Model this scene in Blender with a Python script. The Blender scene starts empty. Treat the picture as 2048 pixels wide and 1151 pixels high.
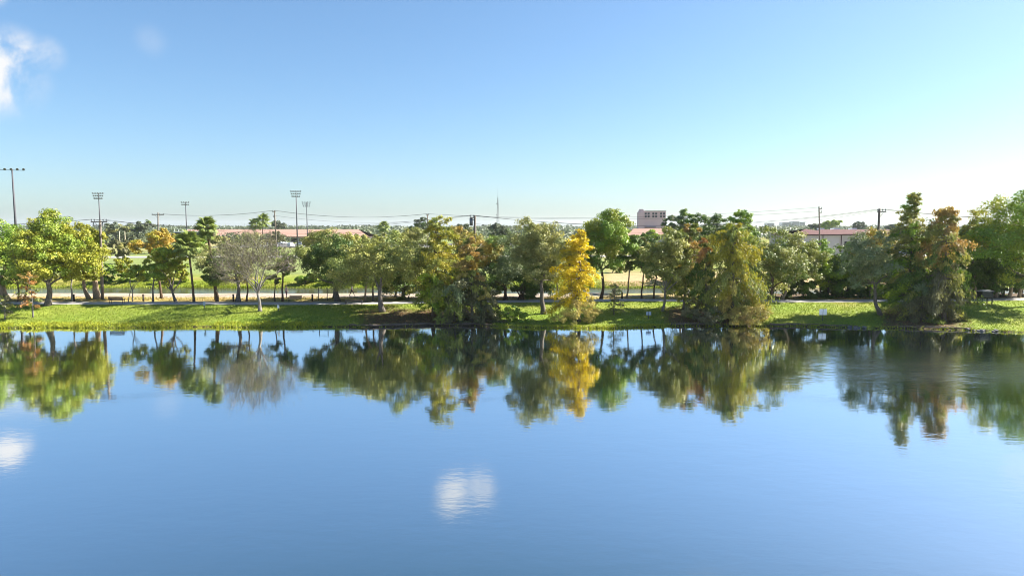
import bpy, bmesh, math
import numpy as np
from mathutils import Vector, Matrix

scene = bpy.context.scene
col = scene.collection
R = math.radians

# ------------------------------------------------------------------ camera
F = 1365.0                      # focal length in photo pixels (2048 wide)
PITCH = math.atan(123.5 / F)
CAM_H = 12.0
cam_d = bpy.data.cameras.new('camera')
cam_d.sensor_width = 36.0
cam_d.lens = 36.0 * F / 2048.0
cam_d.clip_start = 0.5
cam_d.clip_end = 12000.0
cam = bpy.data.objects.new('camera', cam_d)
col.objects.link(cam)
cam.location = (0, 0, CAM_H)
cam.rotation_euler = (math.pi / 2 - PITCH, 0, 0)
scene.camera = cam

# ------------------------------------------------------------------ light
SUN_AZ = 73.0                   # degrees to the right of the view direction (+Y)
SUN_EL = 38.0
world = bpy.data.worlds.new('World')
scene.world = world
world.use_nodes = True
wn, wl = world.node_tree.nodes, world.node_tree.links
wn.clear()


def N(nodes, typ, **kw):
    n = nodes.new(typ)
    for k, v in kw.items():
        if k.startswith('i_'):
            key = k[2:]
            key = int(key) if key.isdigit() else key.replace('_', ' ')
            n.inputs[key].default_value = v
        else:
            setattr(n, k, v)
    return n


def raydir(px, py):
    u, v = (px - 1024.0) / F, (575.5 - py) / F
    cp, sp = math.cos(PITCH), math.sin(PITCH)
    return Vector((u, cp + sp * v, -sp + cp * v))


sky = N(wn, 'ShaderNodeTexSky', sky_type='NISHITA', sun_disc=False, sun_elevation=R(SUN_EL),
        sun_rotation=R(SUN_AZ), altitude=2200.0, air_density=1.2, dust_density=6.0, ozone_density=4.0)
tc = N(wn, 'ShaderNodeTexCoord')
# a few thin drifting clouds, fixed to directions in the sky
cl_noise = N(wn, 'ShaderNodeTexNoise', i_Scale=13.0, i_Detail=8.0, i_Roughness=0.6, i_Distortion=0.4)
wl.new(tc.outputs['Generated'], cl_noise.inputs['Vector'])
acc = None
CLOUDS = [((-8, 145), 0.062, 1.0), ((30, 110), 0.040, 1.0), ((12, 178), 0.040, 1.0), ((92, 108), 0.026, 0.5), ((70, 165), 0.024, 0.3), ((300, 82), 0.026, 0.12),
          ((-46, -26), 0.024, 1.3), ((-14, -14), 0.018, 0.5), ((902, -128), 0.040, 0.75), ((955, -112), 0.034, 0.6), ((2112, -72), 0.026, 0.4),
          ((-420, 60), 0.10, 0.9), ((-700, -200), 0.12, 0.9), ((1500, -500), 0.10, 0.8), ((300, -640), 0.09, 0.8)]
for (px, py), rad, amt in CLOUDS:
    d = raydir(px, py).normalized()
    dist = N(wn, 'ShaderNodeVectorMath', operation='DISTANCE')
    dist.inputs[1].default_value = d
    wl.new(tc.outputs['Generated'], dist.inputs[0])
    mr = N(wn, 'ShaderNodeMapRange', interpolation_type='SMOOTHSTEP')
    mr.inputs['From Min'].default_value = rad
    mr.inputs['From Max'].default_value = 0.0
    mr.inputs['To Min'].default_value = 0.0
    mr.inputs['To Max'].default_value = amt
    wl.new(dist.outputs['Value'], mr.inputs['Value'])
    if acc is None:
        acc = mr
    else:
        mx = N(wn, 'ShaderNodeMath', operation='MAXIMUM')
        wl.new(acc.outputs[0], mx.inputs[0]); wl.new(mr.outputs[0], mx.inputs[1])
        acc = mx
nr = N(wn, 'ShaderNodeMapRange', interpolation_type='SMOOTHSTEP')
nr.inputs['From Min'].default_value = 0.30; nr.inputs['From Max'].default_value = 0.58
wl.new(cl_noise.outputs['Fac'], nr.inputs['Value'])
cm = N(wn, 'ShaderNodeMath', operation='MULTIPLY')
wl.new(acc.outputs[0], cm.inputs[0]); wl.new(nr.outputs[0], cm.inputs[1])
cm2 = N(wn, 'ShaderNodeMath', operation='MULTIPLY', use_clamp=True); cm2.inputs[1].default_value = 1.35
wl.new(cm.outputs[0], cm2.inputs[0])
hs = N(wn, 'ShaderNodeHueSaturation', i_Saturation=1.08, i_Value=1.0, i_Hue=0.5)
sg = N(wn, 'ShaderNodeGamma', i_Gamma=0.88)
wl.new(sky.outputs['Color'], sg.inputs['Color'])
sm = N(wn, 'ShaderNodeMix', data_type='RGBA', blend_type='MULTIPLY', i_0=1.0)
sm.inputs['B'].default_value = (0.93, 1.02, 1.05, 1)
wl.new(sg.outputs['Color'], sm.inputs['A'])
wl.new(sm.outputs['Result'], hs.inputs['Color'])
mixc = N(wn, 'ShaderNodeMix', data_type='RGBA')
wl.new(cm2.outputs[0], mixc.inputs['Factor'])
wl.new(hs.outputs['Color'], mixc.inputs['A'])
mixc.inputs['B'].default_value = (4.3, 4.35, 4.4, 1)
bg = N(wn, 'ShaderNodeBackground', i_Strength=0.062)
wl.new(mixc.outputs['Result'], bg.inputs['Color'])
wo = N(wn, 'ShaderNodeOutputWorld')
wl.new(bg.outputs[0], wo.inputs['Surface'])

sun_d = bpy.data.lights.new('sun', 'SUN')
sun_d.energy = 5.0
sun_d.angle = R(0.5)
sun_d.color = (1.0, 0.93, 0.80)
sun = bpy.data.objects.new('sun', sun_d)
col.objects.link(sun)
sdir = Vector((math.sin(R(SUN_AZ)) * math.cos(R(SUN_EL)), math.cos(R(SUN_AZ)) * math.cos(R(SUN_EL)), math.sin(R(SUN_EL))))
sun.rotation_euler = (-sdir).to_track_quat('-Z', 'Y').to_euler()
sun.location = sdir * 200

vs = scene.view_settings
vs.view_transform = 'Standard'; vs.look = 'None'; vs.gamma = 1.0; vs.exposure = 1.85
vs.use_curve_mapping = False
scene.cycles.max_bounces = 8
scene.cycles.diffuse_bounces = 3
scene.cycles.glossy_bounces = 3
scene.cycles.transmission_bounces = 4
scene.cycles.use_denoising = True
scene.cycles.filter_width = 1.0
scene.cycles.sample_clamp_indirect = 6.0

# ------------------------------------------------------------------ helpers


def at(px, py, Y):
    d = raydir(px, py)
    return Vector((0, 0, CAM_H)) + d * (Y / d.y)


def on_plane(px, py, z):
    d = raydir(px, py)
    return Vector((0, 0, CAM_H)) + d * ((z - CAM_H) / d.z)


_sh = [(-900, 655), (0, 655), (400, 654.5), (700, 653), (960, 651.5), (1080, 656), (1200, 655.5), (1320, 653), (1400, 651.5), (1600, 653), (1800, 656), (1930, 660), (2048, 665), (2500, 676), (3000, 684)]
_sp = [on_plane(px, py, 0.0) for px, py in _sh]
SHX, SHY = np.array([p.x for p in _sp]), np.array([p.y for p in _sp])
_pa = [(-900, 607), (0, 606.5), (300, 606.5), (600, 607), (720, 606.5), (860, 604.5), (1000, 603), (1250, 600), (1500, 602), (1700, 602), (1900, 600), (2048, 598.5), (2500, 597), (3000, 597)]
_pp = [on_plane(px, py, 1.6) for px, py in _pa]
PAX, PAY = np.array([p.x for p in _pp]), np.array([p.y for p in _pp])


def vnoise(x, y, s, seed=0):
    """cheap smooth value noise made of sines"""
    r = np.random.default_rng(seed + 11)
    o = 0
    for i in range(5):
        a, ph = r.uniform(0, 6.28), r.uniform(0, 6.28)
        k = s * r.uniform(0.6, 1.7)
        o = o + np.sin((x * math.cos(a) + y * math.sin(a)) * k + ph + 1.3 * np.sin((x * math.sin(a) - y * math.cos(a)) * k * 0.7 + ph * 2))
    return o / 5.0


def shore_y(x):
    return np.interp(x, SHX, SHY) + 0.5 * np.sin(x * 0.31 + 1.0) * np.sin(x * 0.12) + 0.17 * np.sin(x * 1.7) * np.sin(x * 0.43) + 0.12 * np.sin(x * 3.9 + 0.5) * np.sin(x * 0.91)


def path_y(x):
    return np.interp(x, PAX, PAY)


def sstep(a, b, x):
    t = np.clip((x - a) / (b - a), 0, 1)
    return t * t * (3 - 2 * t)


CANAL_Z = 0.85
CAN0, CAN1 = 112.5, 122.5


def gz(x, y):
    x = np.asarray(x, float); y = np.asarray(y, float)
    s, p = shore_y(x), path_y(x) - 2.1
    t = np.clip((y - s) / (p - s), 0, 1)
    bank = 0.16 + 1.44 * (0.55 * t + 0.45 * t * t * (3 - 2 * t))
    bank = bank + 0.05 * vnoise(x, y, 0.9, 3) * np.sin(math.pi * t)
    under = -0.35 - 2.0 * np.clip((s - y) / 10.0, 0, 1)
    lip = sstep(-0.28, 0.0, y - s)
    z = under * (1 - lip) + bank * lip
    after = 1.6 + 0.04 * vnoise(x, y, 0.5, 5) * sstep(0, 2, y - (path_y(x) + 2))
    y0_ = y
    y = y + 0.8 * vnoise(x, 0 * x, 0.35, 17) + 0.25 * vnoise(x, 0 * x, 1.6, 19)
    can_in = sstep(105.0, 113.5, y) * 1.0 + sstep(111.5, 114.5, y) * 0.9
    can_out = sstep(121.0, 123.5, y) * 0.95 + sstep(123.0, 129.0, y) * 1.15
    after = after - can_in + can_out
    y = y0_
    far = sstep(135, 200, y)
    after = after * (1 - far) + far * 1.6
    z = np.where(y > p + 0.4, after, z)
    # ground behind and beside the lake rises again
    back = sstep(-150, -165, y)
    z = np.maximum(z, np.where(y < -140, -2.4 + 4.2 * back, -99))
    return z


def ground(px, py):
    d = raydir(px, py)
    lo, hi = 40.0, 6000.0
    t = 60.0
    prev = t
    while t < 6000:
        p = Vector((0, 0, CAM_H)) + d * t
        if p.z <= float(gz(p.x, p.y)):
            lo, hi = prev, t
            for _ in range(24):
                m = 0.5 * (lo + hi)
                q = Vector((0, 0, CAM_H)) + d * m
                if q.z <= float(gz(q.x, q.y)):
                    hi = m
                else:
                    lo = m
            q = Vector((0, 0, CAM_H)) + d * hi
            return Vector((q.x, q.y, float(gz(q.x, q.y))))
        prev = t
        t += 0.25 if t < 160 else 2.0
    return p


def stand(px, Y):
    d = raydir(px, 560)
    x = d.x / d.y * Y
    return Vector((x, Y, float(gz(x, Y))))


# ------------------------------------------------------------------ materials
def mat(name):
    m = bpy.data.materials.new(name)
    m.use_nodes = True
    m.node_tree.nodes.clear()
    return m, m.node_tree.nodes, m.node_tree.links


def simple(name, c, rough=0.7, metal=0.0, var=0.25, scale=6.0, spec=0.4):
    m, n, l = mat(name)
    out = N(n, 'ShaderNodeOutputMaterial')
    b = N(n, 'ShaderNodeBsdfPrincipled', i_Roughness=rough, i_Metallic=metal)
    b.inputs['Specular IOR Level'].default_value = spec
    t = N(n, 'ShaderNodeTexCoord')
    no = N(n, 'ShaderNodeTexNoise', i_Scale=scale, i_Detail=5.0)
    l.new(t.outputs['Object'], no.inputs['Vector'])
    mx = N(n, 'ShaderNodeMix', data_type='RGBA')
    mx.inputs['A'].default_value = (c[0] * (1 - var), c[1] * (1 - var), c[2] * (1 - var), 1)
    mx.inputs['B'].default_value = (c[0] * (1 + var), c[1] * (1 + var), c[2] * (1 + var), 1)
    l.new(no.outputs['Fac'], mx.inputs['Factor'])
    l.new(mx.outputs['Result'], b.inputs['Base Color'])
    l.new(b.outputs[0], out.inputs[0])
    return m


def leaf_mat(name, trans=0.42, gloss=0.25):
    m, n, l = mat(name)
    out = N(n, 'ShaderNodeOutputMaterial')
    a = N(n, 'ShaderNodeAttribute', attribute_name='col')
    b = N(n, 'ShaderNodeBsdfPrincipled', i_Roughness=0.42)
    b.inputs['Specular IOR Level'].default_value = gloss
    l.new(a.outputs['Color'], b.inputs['Base Color'])
    t = N(n, 'ShaderNodeBsdfTranslucent')
    hsn = N(n, 'ShaderNodeHueSaturation', i_Saturation=1.1, i_Value=1.25)
    l.new(a.outputs['Color'], hsn.inputs['Color'])
    l.new(hsn.outputs[0], t.inputs['Color'])
    mx = N(n, 'ShaderNodeMixShader', i_0=trans)
    l.new(b.outputs[0], mx.inputs[1]); l.new(t.outputs[0], mx.inputs[2])
    l.new(mx.outputs[0], out.inputs[0])
    return m


def bark_mat(name, c, c2, scale=3.0):
    m, n, l = mat(name)
    out = N(n, 'ShaderNodeOutputMaterial')
    b = N(n, 'ShaderNodeBsdfPrincipled', i_Roughness=0.9)
    b.inputs['Specular IOR Level'].default_value = 0.2
    t = N(n, 'ShaderNodeTexCoord')
    mp = N(n, 'ShaderNodeMapping')
    mp.inputs['Scale'].default_value = (scale * 3, scale * 3, scale * 0.8)
    l.new(t.outputs['Object'], mp.inputs['Vector'])
    no = N(n, 'ShaderNodeTexNoise', i_Scale=1.0, i_Detail=6.0, i_Roughness=0.65)
    l.new(mp.outputs[0], no.inputs['Vector'])
    rp = N(n, 'ShaderNodeMapRange'); rp.inputs['From Min'].default_value = 0.32; rp.inputs['From Max'].default_value = 0.68
    l.new(no.outputs['Fac'], rp.inputs['Value'])
    mx = N(n, 'ShaderNodeMix', data_type='RGBA')
    mx.inputs['A'].default_value = (*c, 1); mx.inputs['B'].default_value = (*c2, 1)
    l.new(rp.outputs[0], mx.inputs['Factor'])
    l.new(mx.outputs['Result'], b.inputs['Base Color'])
    bp = N(n, 'ShaderNodeBump', i_Strength=0.6, i_Distance=0.04)
    l.new(no.outputs['Fac'], bp.inputs['Height']); l.new(bp.outputs[0], b.inputs['Normal'])
    l.new(b.outputs[0], out.inputs[0])
    return m


M = {}
M['leaf'] = leaf_mat('leaf', 0.2, 0.3)
M['feather'] = leaf_mat('feathery_leaf', 0.3, 0.2)
M['grass_blade'] = leaf_mat('grass_blade', 0.18, 0.15)
M['bark_grey'] = bark_mat('bark_grey', (0.06, 0.05, 0.042), (0.20, 0.175, 0.15))
M['bark_pale'] = bark_mat('bark_pale', (0.10, 0.09, 0.08), (0.27, 0.25, 0.225))
M['bark_brown'] = bark_mat('bark_brown', (0.045, 0.03, 0.02), (0.15, 0.105, 0.07))
M['bark_tan'] = bark_mat('bark_tan', (0.16, 0.115, 0.075), (0.40, 0.31, 0.215))
M['twig'] = simple('twig_grey', (0.24, 0.205, 0.17), 0.9, var=0.35, scale=2.0)
M['wood_pole'] = bark_mat('weathered_pole_wood', (0.10, 0.085, 0.07), (0.22, 0.19, 0.165), 1.5)
M['metal'] = simple('galvanised_metal', (0.075, 0.075, 0.09), 0.7, 0.2, 0.15)
M['dark_metal'] = simple('dark_painted_metal', (0.03, 0.03, 0.035), 0.5, 0.2, 0.2)
M['wire'] = simple('wire_black', (0.035, 0.035, 0.04), 0.6)
M['lamp_head'] = simple('floodlight_housing', (0.12, 0.13, 0.14), 0.5, 0.4)
M['bollard'] = simple('bollard_wood', (0.035, 0.027, 0.022), 0.85)
M['bench_wood'] = simple('bench_wood', (0.30, 0.20, 0.13), 0.8)
M['bench_dark'] = simple('bench_dark_plastic', (0.055, 0.04, 0.05), 0.7)
M['white'] = simple('white_paint', (0.78, 0.79, 0.8), 0.5, var=0.06)
M['sign_blue'] = simple('pale_sign_face', (0.30, 0.37, 0.46), 0.5, var=0.08)
M['concrete'] = simple('concrete_light', (0.34, 0.325, 0.315), 0.9, var=0.2, scale=0.6)
M['rock'] = simple('shore_rock', (0.15, 0.145, 0.14), 0.95, var=0.45, scale=4.0)
M['driftwood'] = simple('dead_wood', (0.13, 0.10, 0.08), 0.95, var=0.4, scale=4.0)
M['pink_wall'] = simple('pink_stucco', (0.62, 0.45, 0.48), 0.9, var=0.05, scale=0.3)
M['lilac_wall'] = simple('pale_stucco', (0.40, 0.375, 0.37), 0.9, var=0.06, scale=0.3)
M['dark_glass'] = simple('dark_window_glass', (0.03, 0.035, 0.045), 0.15, var=0.1)
M['salmon_roof'] = simple('salmon_tile_roof', (0.33, 0.20, 0.158), 0.9, var=0.12, scale=0.5)
M['red_roof'] = simple('dark_red_roof', (0.085, 0.026, 0.026), 0.8, var=0.14, scale=0.4)
M['fascia'] = simple('dark_fascia', (0.06, 0.03, 0.03), 0.7)
M['far_wall'] = simple('far_tower_wall', (0.50, 0.53, 0.58), 0.8, var=0.05)
M['navy'] = simple('navy_panel', (0.035, 0.04, 0.085), 0.6)
M['tyre'] = simple('tyre_rubber', (0.02, 0.02, 0.02), 0.9)
M['yellow_post'] = simple('goal_post_paint', (0.70, 0.62, 0.45), 0.5, var=0.05)
M['asphalt'] = simple('asphalt', (0.085, 0.083, 0.08), 0.95, var=0.2, scale=0.3)
M['pale_road'] = simple('pale_road', (0.36, 0.345, 0.32), 0.95, var=0.12, scale=0.3)
for i, c in enumerate([(0.75, 0.76, 0.78), (0.25, 0.27, 0.30), (0.55, 0.57, 0.60), (0.06, 0.08, 0.14)]):
    M['car%d' % i] = simple('car_paint_%d' % i, c, 0.25, 0.0, 0.03, spec=0.6)


# ------------------------------------------------------------------ mesh buffers
class Buf:
    def __init__(self):
        self.v, self.q, self.c, self.n = [], [], [], 0

    def add(self, v, q, c=None):
        v = np.asarray(v, float).reshape(-1, 3)
        self.v.append(v)
        self.q.append(np.asarray(q, int).reshape(-1, 4) + self.n)
        if c is not None:
            self.c.append(np.broadcast_to(np.asarray(c, float), (len(v), 3)))
        self.n += len(v)

    def tube(self, pts, rad, sides=6, cap=True, c=None):
        pts = np.asarray(pts, float); rad = np.broadcast_to(np.asarray(rad, float), (len(pts),))
        k = len(pts)
        tan = np.gradient(pts, axis=0)
        tan /= np.linalg.norm(tan, axis=1, keepdims=True) + 1e-9
        ref = np.array([0, 0, 1.0]) if abs(tan[0][2]) < 0.8 else np.array([1.0, 0, 0])
        a = np.cross(tan, ref); a /= np.linalg.norm(a, axis=1, keepdims=True) + 1e-9
        b = np.cross(tan, a)
        th = np.arange(sides) * 2 * math.pi / sides
        v = pts[:, None, :] + rad[:, None, None] * (np.cos(th)[None, :, None] * a[:, None, :] + np.sin(th)[None, :, None] * b[:, None, :])
        i = np.arange(k - 1)[:, None] * sides; j = np.arange(sides)[None, :]; j2 = (j + 1) % sides
        q = np.stack([i + j, i + j2, i + sides + j2, i + sides + j], -1).reshape(-1, 4)
        v = v.reshape(-1, 3)
        if cap and sides == 4:
            q = np.vstack([q, [[3, 2, 1, 0]], [[(k - 1) * 4 + t for t in range(4)]]])
        elif cap and sides in (6, 8):
            o = (k - 1) * sides
            for base, rev in ((0, True), (o, False)):
                for s in range(1, sides - 2, 2):
                    f = [base, base + s, base + s + 1, base + s + 2]
                    q = np.vstack([q, [f[::-1] if rev else f]])
        self.add(v, q, c)

    def box(self, x0, x1, y0, y1, z0, z1, c=None):
        v = [(x, y, z) for x in (x0, x1) for y in (y0, y1) for z in (z0, z1)]
        q = [(0, 1, 3, 2), (4, 6, 7, 5), (0, 4, 5, 1), (2, 3, 7, 6), (0, 2, 6, 4), (1, 5, 7, 3)]
        self.add(v, q, c)

    def quads4(self, P, c=None):
        """P: (n,4,3)"""
        n = len(P)
        self.v.append(P.reshape(-1, 3)); self.q.append(np.arange(n * 4).reshape(n, 4) + self.n); self.n += 4 * n
        if c is not None:
            self.c.append(np.repeat(c, 4, axis=0))

    def mesh(self, name, smooth=False):
        v = np.concatenate(self.v); q = np.concatenate(self.q)
        me = bpy.data.meshes.new(name)
        me.vertices.add(len(v)); me.vertices.foreach_set('co', v.astype(np.float32).ravel())
        me.loops.add(q.size); me.loops.foreach_set('vertex_index', q.astype(np.int32).ravel())
        me.polygons.add(len(q))
        me.polygons.foreach_set('loop_start', np.arange(0, q.size, 4, dtype=np.int32))
        me.polygons.foreach_set('use_smooth', np.full(len(q), smooth))
        if self.c:
            c = np.concatenate(self.c)
            at_ = me.color_attributes.new('col', 'FLOAT_COLOR', 'POINT')
            at_.data.foreach_set('color', np.hstack([c, np.ones((len(c), 1))]).astype(np.float32).ravel())
        me.update(calc_edges=True)
        me.validate()
        return me


def link(name, me, material, parent=None, loc=None, rot=None):
    o = bpy.data.objects.new(name, me)
    if me is not None and material is not None and len(me.materials) == 0:
        me.materials.append(material)
    col.objects.link(o)
    if parent is not None:
        o.parent = parent
    if loc is not None:
        o.location = loc
    if rot is not None:
        o.rotation_euler = rot
    return o


def tag(o, label=None, cat=None, group=None, kind=None):
    if label: o['label'] = label
    if cat: o['category'] = cat
    if group: o['group'] = group
    if kind: o['kind'] = kind
    return o


def thing(name, loc, label, cat, group=None, rz=0.0):
    o = bpy.data.objects.new(name, None)
    o.empty_display_size = 0.3
    col.objects.link(o)
    o.location = loc; o.rotation_euler = (0, 0, rz)
    return tag(o, label, cat, group)


# ------------------------------------------------------------------ ground
def build_ground():
    xs = np.concatenate([-np.geomspace(5000, 92, 26), np.arange(-90, 90.1, 0.5), np.geomspace(92, 5000, 26)])
    ys = np.concatenate([[-5000, -2000, -800, -400, -250, -180, -168, -162, -158, -154, -150, -146, -142, -138, -100, -50, 0, 40, 60, 68],
                         np.arange(70, 131, 0.4), np.geomspace(132, 9000, 70)])
    X, Y = np.meshgrid(xs, ys)
    Z = gz(X, Y)
    v = np.stack([X, Y, Z], -1).reshape(-1, 3)
    nx = len(xs)
    i = np.arange(len(ys) - 1)[:, None] * nx; j = np.arange(nx - 1)[None, :]
    q = np.stack([i + j, i + j + 1, i + nx + j + 1, i + nx + j], -1).reshape(-1, 4)
    x, y = v[:, 0], v[:, 1]
    s, p = shore_y(x), path_y(x)
    lawn = np.array([0.145, 0.21, 0.03]); lawn2 = np.array([0.235, 0.25, 0.052]); dry = np.array([0.30, 0.225, 0.085])
    sand = np.array([0.29, 0.25, 0.222]); soil = np.array([0.060, 0.040, 0.028]); weeds = np.array([0.15, 0.19, 0.02]); field = np.array([0.16, 0.195, 0.065])
    tan = np.array([0.33, 0.24, 0.13])

    def mix(c, d, f):
        return c * (1 - f[:, None]) + d * f[:, None]
    c = np.repeat(lawn[None], len(v), 0)
    c = mix(c, lawn2, np.clip(0.5 + 0.9 * vnoise(x, y, 0.35, 21), 0, 1) * 0.8)
    u = (y - s) / np.maximum(p - s, 1)
    pxs = 1024 + x / np.maximum(y, 1) * F
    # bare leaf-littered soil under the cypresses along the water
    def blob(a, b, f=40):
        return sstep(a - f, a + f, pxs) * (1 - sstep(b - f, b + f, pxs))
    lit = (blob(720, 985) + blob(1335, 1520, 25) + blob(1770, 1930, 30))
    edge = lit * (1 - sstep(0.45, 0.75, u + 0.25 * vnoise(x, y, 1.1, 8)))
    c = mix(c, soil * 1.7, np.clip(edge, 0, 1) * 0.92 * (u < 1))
    worn = np.clip(vnoise(x, y, 0.55, 31) * 1.6 - 0.35, 0, 1) * sstep(0.5, 0.95, u)
    c = mix(c, dry * 0.8, worn * 0.7 * (u < 1.1))
    # mud lip at the waterline
    c = mix(c, soil, (1 - sstep(-0.1, 0.25, y - s)))
    # behind the path
    beh = sstep(p + 1.6, p + 2.2, y)
    c = mix(c, dry, beh)
    c = mix(c, lawn2, beh * np.clip(vnoise(x, y, 0.45, 41) * 1.5 - 0.1, 0, 1) * 0.75)
    sandy = sstep(98.5, 101.0, y + 1.5 * vnoise(x, y, 0.35, 51) + 0.6 * vnoise(x, y, 1.3, 52)) * (0.82 + 0.3 * vnoise(x, y, 0.6, 53)) * (1 - sstep(112.5, 113.5, y))
    lft = 1 - 0.75 * sstep(1180, 1240, pxs)
    c = mix(c, sand, np.clip(sandy * lft, 0, 1))
    fb = sstep(121.5, 122.3, y)
    c = mix(c, weeds, fb)
    c = mix(c, dry * 0.9, fb * sstep(124.5, 126, y) * np.clip(0.3 + vnoise(x, y, 0.4, 61), 0, 1) * (1 - sstep(600, 640, pxs) * (1 - sstep(1180, 1220, pxs))))
    c = mix(c, tan, fb * sstep(124.5, 126.0, y) * sstep(1190, 1230, pxs) * (1 - sstep(150, 165, y)))
    fld = sstep(134, 150, y)
    c = mix(c, field, fld * (1 - 0.6 * sstep(1190, 1230, pxs)))
    c = mix(c, tan * 1.1, fld * np.clip(vnoise(x, y, 0.02, 71) * 1.3 + 0.05, 0, 1) * 0.6)
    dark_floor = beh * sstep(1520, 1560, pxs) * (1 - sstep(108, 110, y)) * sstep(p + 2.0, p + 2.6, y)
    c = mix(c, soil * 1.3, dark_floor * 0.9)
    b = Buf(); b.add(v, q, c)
    me = b.mesh('ground', True)
    m, n, l = mat('ground_grass_sand_and_soil')
    out = N(n, 'ShaderNodeOutputMaterial')
    bs = N(n, 'ShaderNodeBsdfPrincipled', i_Roughness=0.95)
    bs.inputs['Specular IOR Level'].default_value = 0.1
    a = N(n, 'ShaderNodeAttribute', attribute_name='col')
    g = N(n, 'ShaderNodeNewGeometry')
    n1 = N(n, 'ShaderNodeTexNoise', i_Scale=2.3, i_Detail=8.0, i_Roughness=0.7)
    l.new(g.outputs['Position'], n1.inputs['Vector'])
    n2 = N(n, 'ShaderNodeTexNoise', i_Scale=0.35, i_Detail=4.0, i_Roughness=0.6)
    l.new(g.outputs['Position'], n2.inputs['Vector'])
    r1 = N(n, 'ShaderNodeMapRange'); r1.inputs['From Min'].default_value = 0.3; r1.inputs['From Max'].default_value = 0.7
    r1.inputs['To Min'].default_value = 0.62; r1.inputs['To Max'].default_value = 1.38
    l.new(n1.outputs['Fac'], r1.inputs['Value'])
    r2 = N(n, 'ShaderNodeMapRange'); r2.inputs['From Min'].default_value = 0.3; r2.inputs['From Max'].default_value = 0.7
    r2.inputs['To Min'].default_value = 0.8; r2.inputs['To Max'].default_value = 1.2
    l.new(n2.outputs['Fac'], r2.inputs['Value'])
    mm = N(n, 'ShaderNodeMath', operation='MULTIPLY'); l.new(r1.outputs[0], mm.inputs[0]); l.new(r2.outputs[0], mm.inputs[1])
    vm = N(n, 'ShaderNodeVectorMath', operation='SCALE'); l.new(a.outputs['Color'], vm.inputs[0]); l.new(mm.outputs[0], vm.inputs['Scale'])
    l.new(vm.outputs[0], bs.inputs['Base Color'])
    bp = N(n, 'ShaderNodeBump', i_Strength=0.7, i_Distance=0.12)
    l.new(n1.outputs['Fac'], bp.inputs['Height']); l.new(bp.outputs[0], bs.inputs['Normal'])
    l.new(bs.outputs[0], out.inputs[0])
    tag(link('ground', me, m), kind='structure')


build_ground()


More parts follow.
